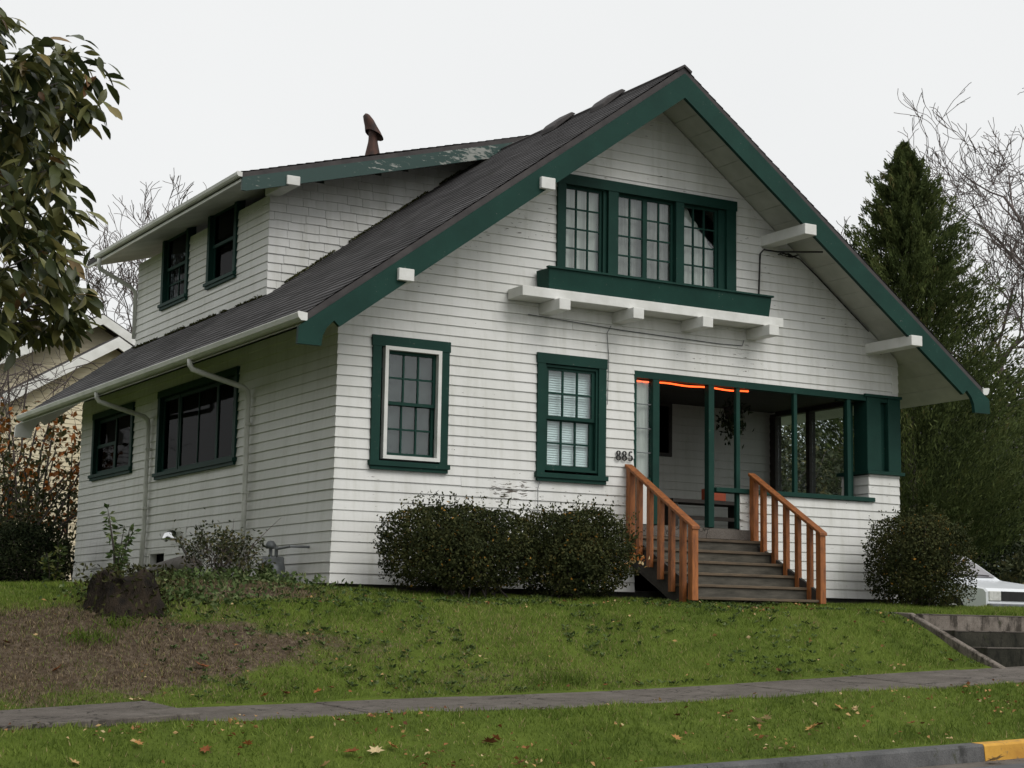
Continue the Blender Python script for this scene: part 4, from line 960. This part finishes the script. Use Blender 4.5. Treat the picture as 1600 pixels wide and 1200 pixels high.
for k in range(26):
    a_ = rng.uniform(0, 6.28); d = Vector((.45*math.cos(a_), .45*math.sin(a_), 1)).normalized()
    branchy(m, Vector((-1.5+rng.gauss(0, .09), -.3+rng.gauss(0, .09), -.12)), d, rng.uniform(.2, .38), .006, 2, rng, .7, .1, 2, .7, (2, 3), tp, .0025)
for (dx, dz, b) in ((-.25, .62, 0), (.03, .68, .12), (.52, .72, .2), (.30, .52, -.1)):
    m.tube([(-1.5+b, -.3, -.1), (-1.5+b+dx*.35, -.3, dz*.55), (-1.5+b+dx, -.3, dz)], [.007, .005, .002], 4)
m.build('stem', 'twig', tw)
P = np.array([p for p, d in tp for _ in range(9)])+RNG.normal(size=(len(tp)*9, 3))*.06
leaves('foliage', P, RNG.normal(size=P.shape), .05, .025, 'olive', tw)
# arching bare shrub in front of the neighbour's house
ar = thing('arching_shrub', (-.6, 15.0, 0), 'tall arching leafless shrub in front of the cream house', 'shrub'); m = MB(); rng = random.Random(9)
for k in range(34):
    a_ = rng.uniform(0, 6.28); out = rng.uniform(.5, 2.6); hh = rng.uniform(2.6, 5.6); b = Vector((-.4+rng.gauss(0, .5), 15+rng.gauss(0, .4), 0)); pts = []
    for i in range(9):
        t = i/8; pts.append(b+Vector((math.cos(a_)*out*t*t, math.sin(a_)*out*t*t*.6, hh*(1.55*t-.75*t**2.6)))+Vector((rng.gauss(0, .04), 0, rng.gauss(0, .04))))
    m.tube(pts, [.022*(1-.8*i/8)+.004 for i in range(9)], 4, cap=False)
    for i in range(2, 9):
        for _ in range(2): branchy(m, pts[i], Vector((rng.gauss(0, 1), rng.gauss(0, .6), rng.gauss(-.1, .7))).normalized(), .45, .008, 1, rng, .7, -.1, 2, .7, (2, 2), None, .005)
m.build('branches', 'twig', ar)
P = np.array([(rng.gauss(-.1, 1.0), 14.6+rng.gauss(0, .5), rng.uniform(.4, 3.4)) for _ in range(700)])
leaves('hanging_leaves', P, RNG.normal(size=P.shape)+[0, 0, -1], .10, .05, 'olive', ar)

# ------------------------------------------------------------------ broad-leaved tree at the upper left
MAG = [(-4.8, -3.18, 4.92), (-4.81, -3.19, 4.49), (-4.96, -4.8, 4.1), (-4.76, -4.75, 4.18), (-4.19, -3.4, 4.69), (-4.06, -3.58, 4.51), (-4.32, -3.69, 4.32), (-4.69, -4.34, 3.96), (-4.29, -3.81, 4.08), (-4.08, -3.81, 4.12), (-4.71, -3.85, 4.21), (-5.11, -4.62, 3.82), (-4.98, -4.12, 3.77), (-4.78, -4.19, 3.76), (-4.42, -3.6, 3.94), (-4.66, -3.11, 3.9), (-4.45, -3.19, 3.82), (-4.46, -3.92, 3.56), (-4.84, -4.1, 3.38), (-4.7, -4.42, 3.24), (-4.68, -4.83, 3.21), (-5.15, -4.85, 3.0), (-4.76, -4.06, 3.17), (-4.98, -4.33, 2.92), (-4.68, -4.22, 2.95), (-4.2, -3.29, 3.14), (-4.31, -3.95, 3.11), (-4.86, -3.89, 2.74), (-4.79, -4.47, 2.64), (-4.68, -4.86, 2.53), (-4.36, -4.32, 2.61), (-4.98, -4.65, 2.31), (-4.54, -3.98, 2.42), (-4.06, -3.1, 2.62), (-4.11, -3.69, 2.4), (-5.0, -4.57, 2.06), (-4.45, -3.29, 2.31), (-4.27, -3.47, 2.24), (-4.12, -3.58, 2.24), (-4.66, -3.27, 2.08), (-4.56, -3.53, 2.12)]
rng = random.Random(21)
hid = [(-5.9+rng.gauss(0, .75), -4.1+rng.gauss(0, .9), rng.uniform(1.9, 6.2)) for _ in range(70)]
hid = [p for p in hid if p[0] < -5.15+.18*(p[1]+4)]
tz = gz(-6.3, -4.0)
mg = thing('broadleaf_tree', (-6.3, -4.0, tz), 'broad-leaved evergreen tree with large glossy leaves at upper left', 'tree')
m = MB(); m.tube([(-6.3, -4, tz-.1), (-6.25, -4.0, .6), (-6.15, -3.95, 2.2), (-6.1, -4, 4), (-6.0, -4, 5.8)], [.17, .14, .12, .09, .04], 10); m.build('trunk', 'bark', mg, smooth=True)
lv = []
br = MB()
for c in MAG+hid:
    c = Vector(c)-Vector((.17, 0, .03)); zt = max(1.2, c.z-.75-rng.random()*.5); b = Vector((-6.15, -4, zt)); mid = b.lerp(c, .55)+Vector((0, 0, .12)); br.tube([b, mid, c], [.020, .010, .005], 5, cap=False)
    dirb = (c-mid).normalized()
    for k in range(34):
        a_ = rng.uniform(0, 6.28); d = (dirb*.35+Vector((math.cos(a_), math.sin(a_), rng.gauss(-.85, .5)))).normalized()
        lv.append((c+Vector((rng.gauss(0, .09), rng.gauss(0, .09), rng.gauss(0, .09)))+d*.05, d, rng.uniform(.13, .28)))
br.build('branches', 'bark', mg)
def leaf_mesh():
    v = []; f = []; pr = [(0, .05), (.2, .62), (.45, 1.0), (.7, .85), (.9, .4), (1, .02)]
    for t, w in pr: v += [(t, -w*.19, .06*w-.22*t*t), (t, .03*math.sin(t*3), -.22*t*t), (t, w*.19, .06*w-.22*t*t)]
    for i in range(len(pr)-1): b = i*3; f += [(b, b+3, b+4, b+1), (b+1, b+4, b+5, b+2)]
    return np.array(v), f
LV, LF = leaf_mesh()
lmesh = bpy.data.meshes.new('leaf'); lmesh.from_pydata([tuple(p) for p in LV], [], LF); lmesh.materials.append(M['magnolia1'])
lmesh.polygons.foreach_set('use_smooth', [True]*len(LF)); lmesh.attributes.new('tint', 'FLOAT', 'FACE')
def leaf_mat(p, d, s, roll):
    z_ = Vector((rng.gauss(0, .45), rng.gauss(0, .45), 1)); y_ = z_.cross(d).normalized(); z_ = d.cross(y_).normalized()
    return Matrix(((d.x*s, y_.x*s, z_.x*s, p.x), (d.y*s, y_.y*s, z_.y*s, p.y), (d.z*s, y_.z*s, z_.z*s, p.z), (0, 0, 0, 1)))
nvis = len(MAG)*34
crown = MB(); cv = []; cf = []; ct = []
pick = set(rng.sample(range(nvis), 295))
mats = [leaf_mat(p, d, s, 0) for p, d, s in lv]
LFa = np.array(LF)
for i, mt in enumerate(mats):
    if i in pick: continue
    A_ = np.array(mt); pv = LV@A_[:3, :3].T+A_[:3, 3]; cf.append(LFa+len(cv)*len(LV)); cv.append(pv); ct += [rng.random()**1.2]*len(LF)
# unseen foliage added left of the view to shade the side wall
mm = RNG.normal(size=(26000, 3)); mm = unit(mm)*(RNG.random((26000, 1))**.4)
Pm = np.array([-9.2, 2.0, 3.6])+mm*np.array([3.4, 7.2, 4.0]); Pm = Pm[Pm[:, 0] < -8.577+.246*(Pm[:, 1]+19)-.6]
tag(leaves('added_shade_crown', Pm, RNG.normal(size=Pm.shape)+[0, 0, -.6], RNG.uniform(.25, .42, len(Pm)), RNG.uniform(.12, .18, len(Pm)), 'magnolia', mg), kind='stuff')
cro = tag(fast('crown', np.concatenate(cv), np.concatenate(cf), 'magnolia', mg, ct, True), kind='stuff')
for i in sorted(pick):
    o = bpy.data.objects.new('leaf', lmesh); link(o, cro); o.matrix_basis = mats[i]

# ------------------------------------------------------------------ neighbouring houses
nb = thing('neighbour_house', (1.0, 28, 0), 'cream sided neighbour house with white gable boards behind the shrubs', 'house')
def lap_wall(poly_lo, poly_hi, y, z0, z1, name, expo=.115, mat='cream'):
    m = MB(); z = z0
    while z < z1:
        zt = min(z+expo, z1); a0, a1, b0, b1 = poly_lo(z), poly_hi(z), poly_lo(zt), poly_hi(zt)
        if a1-a0 > .05: m.add([(a0, y-.018, z), (a1, y-.018, z), (max(b1, b0), y-.002, zt), (b0, y-.002, zt), (a0, y+.0, z), (a1, y+.0, z)], [(0, 1, 2, 3), (0, 4, 5, 1)])
        z = zt
    return m.build(name, mat, nb)
pk, zk, s_ = 4.167, 7.12, .50
lap_wall(lambda z: max(-1.2, pk-(zk-.2-z)/s_), lambda z: min(9, pk+(zk-.2-z)/.56), 24, 0, 6.9, 'gable_wall')
MB().box(-1.2, 9.0, 24.02, 33, 0, 4.2).build('house_body', 'cream', nb)
for sg, sl_, ex in ((-1, .50, 6.0), (1, .56, 5.5)):
    MB().add([(pk, 23.4, zk), (pk+sg*ex, 23.4, zk-sl_*ex), (pk+sg*ex, 33, zk-sl_*ex), (pk, 33, zk), (pk, 23.4, zk-.06), (pk+sg*ex, 23.4, zk-.06-sl_*ex), (pk+sg*ex, 33, zk-.06-sl_*ex), (pk, 33, zk-.06)],
             [(0, 1, 2, 3), (7, 6, 5, 4), (0, 4, 5, 1), (1, 5, 6, 2), (2, 6, 7, 3)]).build('roof_slope', 'roof_edge', nb)
    MB().prism([(pk, zk-.04), (pk+sg*ex, zk-.04-sl_*ex), (pk+sg*ex, zk-.28-sl_*ex), (pk, zk-.28)], 'y', 23.36, 23.42).build('gable_board', 'trimwhite', nb)
pk2, zk2 = 4.30, 6.41
lap_wall(lambda z: max(-1.0, pk2-(zk2-.2-z)/.6), lambda z: min(6.5, pk2+(zk2-.2-z)/.6), 22.9, 0, 6.2, 'porch_gable_wall')
for sg, ex in ((-1, 5.5), (1, 2.2)):
    MB().prism([(pk2, zk2), (pk2+sg*ex, zk2-.6*ex), (pk2+sg*ex, zk2-.27-.6*ex), (pk2, zk2-.27)], 'y', 22.44, 22.5).build('gable_board', 'trimwhite', nb)
    MB().add([(pk2, 22.46, zk2+.03), (pk2+sg*ex, 22.46, zk2+.03-.6*ex), (pk2+sg*ex, 24, zk2+.03-.6*ex), (pk2, 24, zk2+.03), (pk2, 22.46, zk2-.02), (pk2+sg*ex, 22.46, zk2-.02-.6*ex), (pk2+sg*ex, 24, zk2-.02-.6*ex), (pk2, 24, zk2-.02)],
             [(0, 1, 2, 3), (7, 6, 5, 4), (0, 4, 5, 1), (1, 5, 6, 2), (2, 6, 7, 3)]).build('roof_slope', 'roof_edge', nb)
n2 = thing('neighbour_house', (45, 34, 0), 'blue-grey house glimpsed through the shrubs at the right edge', 'house')
MB().box(38, 52, 31, 40, -.6, 5.2).build('wall', 'bluegrey', n2)
MB().prism([(37.4, 5.2), (45, 9), (52.6, 5.2)], 'y', 30.5, 40.5).build('roof', 'roof_edge', n2)
for x_ in (39.5, 41.7, 44): frame_rect(MB(), x_, x_+1.1, 2.6, 4.3, .1, 30.93, 31.02).build('window_frame', 'trimwhite', n2); MB().box(x_+.1, x_+1.0, 30.97, 31.0, 2.7, 4.2).build('window', 'glass_dark', n2)

# ------------------------------------------------------------------ parked car
CX, CY, CZ = 13.27, 1.95, gz(13.4, 3)+.05
car = thing('parked_car', (CX, CY+2.1, CZ), 'white boxy old sedan parked on the driveway beside the house', 'car')
HW = .82
def cpt(s, w, z): return (CX+w, CY+s, CZ+z)             # s from the nose backwards, nose towards the street
def arch(c, r, z): return [(c+r*math.cos(R(a_)), z+r*math.sin(R(a_))) for a_ in range(180, -1, -20)]
prof = [(0.05, .30), (0.0, .42), (0.0, .66), (.06, .71), (.6, .80), (1.22, .88), (1.30, .90), (3.35, .92), (4.15, .88), (4.25, .80), (4.25, .35), (4.1, .26)]
lower = [(s, z) for s, z in reversed(arch(3.38, .34, .28))] ; lower2 = [(s, z) for s, z in reversed(arch(.80, .34, .28))]
poly = prof+[(3.75, .22)]+lower[0:]+[(3.02, .22), (1.2, .22)]+lower2+[(.42, .24)]
m = MB(); n = len(poly)
rows = [(-HW, 0), (-HW+.03, .0), (HW-.03, 0), (HW, 0)]
vs = []
for w_, _ in rows:
    k_ = .97 if abs(w_) == HW else 1
    vs += [cpt(2.1+(s-2.1)*(.992 if k_ < 1 else 1), w_, z if z < .6 or k_ == 1 else z-.02) for s, z in poly]
m.add(vs, [(i+r_*n, (i+1) % n+r_*n, (i+1) % n+(r_+1)*n, i+(r_+1)*n) for r_ in range(3) for i in range(n)]+[tuple(range(n)), tuple(3*n+i for i in range(n-1, -1, -1))])
m.build('body', 'carpaint', car)
gh = [(1.25, .885), (1.95, 1.335), (2.10, 1.36), (3.0, 1.36), (3.15, 1.33), (3.75, .90)]
def ghw(z): return HW-.05-(z-.89)*.36
m = MB(); n = len(gh); m.add([cpt(s, -ghw(z), z) for s, z in gh]+[cpt(s, ghw(z), z) for s, z in gh], [tuple(range(n)), tuple(range(2*n-1, n-1, -1))]+[(i, i+n, (i+1) % n+n, (i+1) % n) for i in range(n)])
m.build('cabin', 'carpaint', car)
M['windshield'] = simple('windshield_glass', (.20, .19, .20), (.27, .26, .27), 2, (1, 1, 1), .15, 0, spec=.5)
def gquad(pts, nm, mat): return MB().add([cpt(*p) for p in pts], [(0, 1, 2, 3)]).build(nm, mat, car)
o = .012
gquad([(1.31-o, -.70, .93+o), (1.31-o, .70, .93+o), (1.91-o, .55, 1.315+o), (1.91-o, -.55, 1.315+o)], 'windshield', 'windshield')
for sg in (-1, 1):
    for (a0, a1, b0, b1) in ((1.62, 2.42, 2.06, 2.42), (2.50, 3.45, 2.50, 3.06)):
        gquad([(a0, sg*(ghw(.95)+.006), .95), (a1, sg*(ghw(.95)+.006), .95), (b1, sg*(ghw(1.29)+.006), 1.29), (b0, sg*(ghw(1.29)+.006), 1.29)], 'side_window', 'black')
gquad([(3.20+o, -.55, 1.30), (3.20+o, .55, 1.30), (3.66+o, .68, .97), (3.66+o, -.68, .97)], 'rear_window', 'black')
for s_c in (.80, 3.38):
    for sg in (-1, 1):
        wh = MB().lathe([(.18, -.09), (.27, -.09), (.295, -.06), (.295, .06), (.27, .09), (.18, .09)], cpt(s_c, sg*.70, .295), 24, 'x').build('wheel', 'black', car, smooth=True)
        MB().lathe([(0, -.07), (.17, -.085), (.185, -.08), (.185, .08), (.17, .085), (0, .07)], cpt(s_c, sg*.70, .295), 20, 'x').build('rim', 'silver', wh, smooth=True)
        MB().lathe([(.0, -.12), (.33, -.12), (.33, .12), (0, .12)], cpt(s_c, sg*.66, .29), 20, 'x').build('wheel_well', 'black', car)
MB().box(CX-.50, CX+.50, CY-.015, CY+.03, CZ+.505, CZ+.66).build('grille', 'black', car)
for i in range(4): MB().box(CX-.49, CX+.49, CY-.02, CY-.014, CZ+.52+i*.036, CZ+.53+i*.036).build('grille_bar', 'black', car)
for sg in (-1, 1):
    a_, b_ = sorted((sg*.51, sg*.78)); h = MB().box(CX+a_, CX+b_, CY-.02, CY+.03, CZ+.50, CZ+.66).build('headlight', 'chrome', car, bevel=.01)
MB().box(CX-.81, CX+.81, CY-.08, CY+.05, CZ+.34, CZ+.46).build('bumper', 'metal_grey', car, bevel=.015)
for w_ in (-.45, .12): MB().tube([cpt(1.29, w_, .945), cpt(1.33, w_+.22, .975), cpt(1.32, w_+.45, .965)], .008, 5).build('wiper', 'black', car)
MB().box(CX-HW-.10, CX-HW+.05, CY+1.58, CY+1.68, CZ+.95, CZ+1.05).build('mirror', 'black', car, bevel=.02)

# ------------------------------------------------------------------ grass, weeds, litter
def blades(name, n, x0, x1, y0, y1, keep, h, wdt, mat, label, cat, tintf):
    X = RNG.uniform(x0, x1, n); Y = RNG.uniform(y0, y1, n); k = keep(X, Y); X, Y = X[k], Y[k]; n = len(X)
    Z = ground_z(X, Y)+np.array([mnoise.noise(Vector((x*1.3, y*1.3, 3.1)))*.03+mnoise.noise(Vector((x*4, y*4, 1.7)))*.016 for x, y in zip(X, Y)])-.004
    a_ = RNG.random(n)*2*math.pi; H = RNG.uniform(*h, n)*(1+.9*np.array([.5*mnoise.noise(Vector((x*1.1+9, y*1.1, 0)))+.6*mnoise.noise(Vector((x*5+9, y*5, 0))) for x, y in zip(X, Y)])); w_ = RNG.uniform(*wdt, n)
    P = np.stack([X, Y, Z], 1); s = np.stack([np.cos(a_), np.sin(a_), 0*a_], 1)*w_[:, None]*.5
    ln = np.stack([RNG.normal(size=n)*.45, RNG.normal(size=n)*.45, np.ones(n)], 1)*H[:, None]
    v = np.stack([P-s, P+s, P+ln], 1).reshape(-1, 3); f = np.arange(3*n).reshape(-1, 3)
    return tag(fast(name, v, f, mat, None, tintf(X, Y, n)), label, cat, kind='stuff')
def lawn_keep(X, Y):
    d = dirt_f(X, Y); ok = RNG.random(len(X)) > np.clip(d*1.25-.05, 0, .93)
    ok &= ~((Y > YF-.02) & (Y < YB+.03)); ok &= ~((X > 5.9) & (X < 9.75) & (Y > -4.8) & (Y < -2.7)); ok &= ~((X > 4.1) & (X < 6.2) & (Y > -1.48))
    ok &= ~((X > -.1) & (Y > -.05)); ok &= ~((X > 12.35) & (X < 15.95) & (Y > -4.7)); return ok
def gt(X, Y, n):
    b = np.array([mnoise.noise(Vector((x*.8, y*.8, 7)))*.42+mnoise.noise(Vector((x*3, y*3, 2)))*.30+mnoise.noise(Vector((x*9, y*9, 4)))*.22 for x, y in zip(X, Y)])
    t = np.clip(.45+b+RNG.normal(size=n)*.14, 0, .92); return np.where(RNG.random(n) < .03+.22*np.clip(dirt_f(X, Y), 0, 1)+.14*np.clip(1-((X-.5)/3.2)**2-((Y+3.4)/1.0)**2, 0, 1), 1.0, t)
blades('grass', 330000, -7.5, 13, YC+.03, .1, lawn_keep, (.025, .055), (.006, .013), 'grass', 'short green lawn grass on the bank and the kerb strip', 'grass', gt)
blades('side_grass', 60000, -7.5, -.05, 0, 12, lambda X, Y: RNG.random(len(X)) > dirt_f(X, Y), (.03, .07), (.010, .02), 'grass', 'rough green grass in the yard left of the house', 'grass', gt)
blades('dead_grass', 110000, -7, 1.8, YB+.02, -.4, lambda X, Y: RNG.random(len(X)) < dirt_f(X, Y)*1.0, (.012, .04), (.006, .014), 'straw', 'dead straw and soil crumbs on the bare mound', 'straw', lambda X, Y, n: RNG.random(n))
# broad-leaved weeds
nW = 1900; X = RNG.uniform(-3.5, 9, nW); Y = RNG.uniform(YB+.05, -1.0, nW); k_ = (np.array([mnoise.noise(Vector((x*.9+3, y*.9, 1))) for x, y in zip(X, Y)]) > -.08) & ~((X > 5.8) & (Y > -4.75)); X, Y = X[k_], Y[k_]
P = []; Dd = []; T = []
for x, y in zip(X, Y):
    z = gz(x, y); tt = random.random()
    for q_ in range(random.randint(4, 8)):
        a_ = random.uniform(0, 6.28); d = np.array([math.cos(a_), math.sin(a_), random.uniform(.25, .9)]); P.append(np.array([x, y, z+.02])+d*.026); Dd.append(d); T.append(tt*.6+random.random()*.4)
tag(leaves('weeds', np.array(P), np.array(Dd), RNG.uniform(.03, .065, len(P)), RNG.uniform(.014, .028, len(P)), 'weed', None, np.array(T), nrm=np.array([[0, 0, 1.]]*len(P))), 'low broad-leaved weeds growing through the lawn bank', 'weeds', kind='stuff')
# undergrowth on the mound by the side wall
P = np.array([(random.gauss(-1.5, .6), random.gauss(-.7, .45), 0) for _ in range(1000)]+[(random.gauss(-2.6, .45), random.gauss(-1.7, .4), 0) for _ in range(500)]); P[:, 2] = ground_z(P[:, 0], P[:, 1])+RNG.random(1500)*.14
tag(leaves('ground_cover', P, RNG.normal(size=P.shape)+[0, 0, .5], RNG.uniform(.04, .09, 1500), .035, 'weed', None), 'low green and brown undergrowth on the mound by the side wall', 'plants', kind='stuff')
# taller tufts
C = []
for (tx, ty, n_, s_) in ((.6, -4.35, 160, .22), (-3.75, -3.0, 150, .16), (-3.4, -2.7, 80, .1), (2.6, -7.0, 120, .25), (-1.0, -7.0, 120, .3), (4.2, -6.95, 90, .3)):
    for _ in range(n_): x, y = tx+random.gauss(0, s_), ty+random.gauss(0, .07); C.append((x, y, gz(x, y)+.05))
C = np.array(C); tag(leaves('grass_tufts', C, RNG.normal(size=C.shape)*.5+[0, 0, 1], RNG.uniform(.10, .2, len(C)), .009, 'grass', None, RNG.random(len(C))*.4), 'taller tufts of uncut grass along the sidewalk and kerb', 'grass', kind='stuff')
# leaf litter too small to count
n_ = 4200; X = RNG.uniform(-6.5, 8, n_); Y = np.where(RNG.random(n_) < .55, RNG.uniform(YC, YF, n_), RNG.uniform(YB, -1.5, n_)); k_ = (lump(np.stack([X, Y, X*0], 1), 1.6, 2) > .30) | (RNG.random(n_) < .10); X, Y = X[k_], Y[k_]
k_ = ~((X > 5.8) & (Y > -4.75)); X, Y = X[k_], Y[k_]
P = np.stack([X, Y, ground_z(X, Y)+.045], 1); Dd = RNG.normal(size=P.shape)*[1, 1, .3]
tag(leaves('leaf_litter', P, Dd, RNG.uniform(.025, .06, len(P)), RNG.uniform(.02, .04, len(P)), 'litter', None, RNG.random(len(P)), nrm=np.array([[0, 0, 1.]]*len(P))), 'scattered small dead leaves and bits over the lawn', 'leaves', kind='stuff')
# larger fallen leaves, each a thing
fm = bpy.data.meshes.new('fallen_leaf'); vv = []; ff = []
lob = [(0, .45), (25, 1), (50, .55), (75, 1.05), (105, .55), (130, .95), (160, .4), (180, .75), (200, .4), (230, .95), (255, .55), (285, 1.05), (310, .55), (335, 1)]
vv.append((0, 0, .0)); vv += [(r_*math.cos(R(a_))*.5, r_*math.sin(R(a_))*.5, .16*r_*abs(math.sin(R(a_*1.5)))+.05) for a_, r_ in lob]
ff = [(0, i+1, (i+1) % len(lob)+1) for i in range(len(lob))]
fm.from_pydata(vv, [], ff); fm.materials.append(M['litter1']); fm.attributes.new('tint', 'FLOAT', 'FACE')
spots = [(-2.9, -3.65, .17), (-3.77, -4.45, .16), (-3.7, -4.5, .14), (-2.82, -6.7, .15), (-2.62, -6.72, .17), (-2.45, -6.65, .12), (-1.6, -6.65, .15), (-1.5, -6.6, .12), (1.12, -6.6, .16), (1.25, -6.55, .12), (1.6, -6.75, .17), (1.72, -6.7, .13), (2.2, -6.4, .13), (2.35, -6.45, .12), (2.0, -6.3, .10), (-3.9, -6.5, .12), (-4.38, -6.4, .14), (-3.55, -6.45, .12), (-4.9, -6.6, .11), (-3.1, -6.85, .12), (.1, -6.8, .12), (.4, -6.4, .09), (2.75, -6.75, .10), (-4.2, -3.6, .12), (-4.5, -3.0, .11), (-3.9, -2.9, .10), (-2.4, -4.4, .12), (-2.1, -4.42, .1), (-2.6, -4.45, .1), (-1.9, -4.3, .09), (.9, -4.5, .1), (1.3, -4.48, .11), (1.7, -4.5, .09), (3.1, -4.4, .1), (4.6, -4.45, .09), (5.5, -4.4, .09), (-5.0, -4.3, .12), (2.9, -7.62, .2), (3.6, -7.66, .16), (3.9, -7.64, .18)]
rng = random.Random(77)
for (x, y, s) in spots:
    o = bpy.data.objects.new('fallen_leaf', fm); COL.objects.link(o)
    zz = float(zc(x))-.12 if y < YC else gz(x, y)+.035
    o.location = (x, y, zz); o.rotation_euler = (rng.uniform(-.5, .5), rng.uniform(-.5, .5), rng.uniform(0, 6.28)); o.scale = (s, s*rng.uniform(.6, 1), s*rng.uniform(.6, 1.4))
    if y < YC: lb = 'curled brown fallen leaf in the gutter at the kerb'
    elif y < YF: lb = 'brown fallen leaf on the kerb strip'
    elif y < -3.9: lb = 'orange fallen leaf at the foot of the bank beside the sidewalk'
    else: lb = 'orange fallen leaf on the bare mound'
    grp = lb.replace('fallen leaf', 'fallen leaves')
    if YC < y < -3.9: lb += ' ' + ('in front of the mound' if x < -3.3 else 'in front of the left house corner' if x < -.8 else 'below the two clipped bushes' if x < 1.5 else 'below the porch stairs')
    tag(o, lb.replace(' at the foot of the bank', ''), 'leaf', grp)
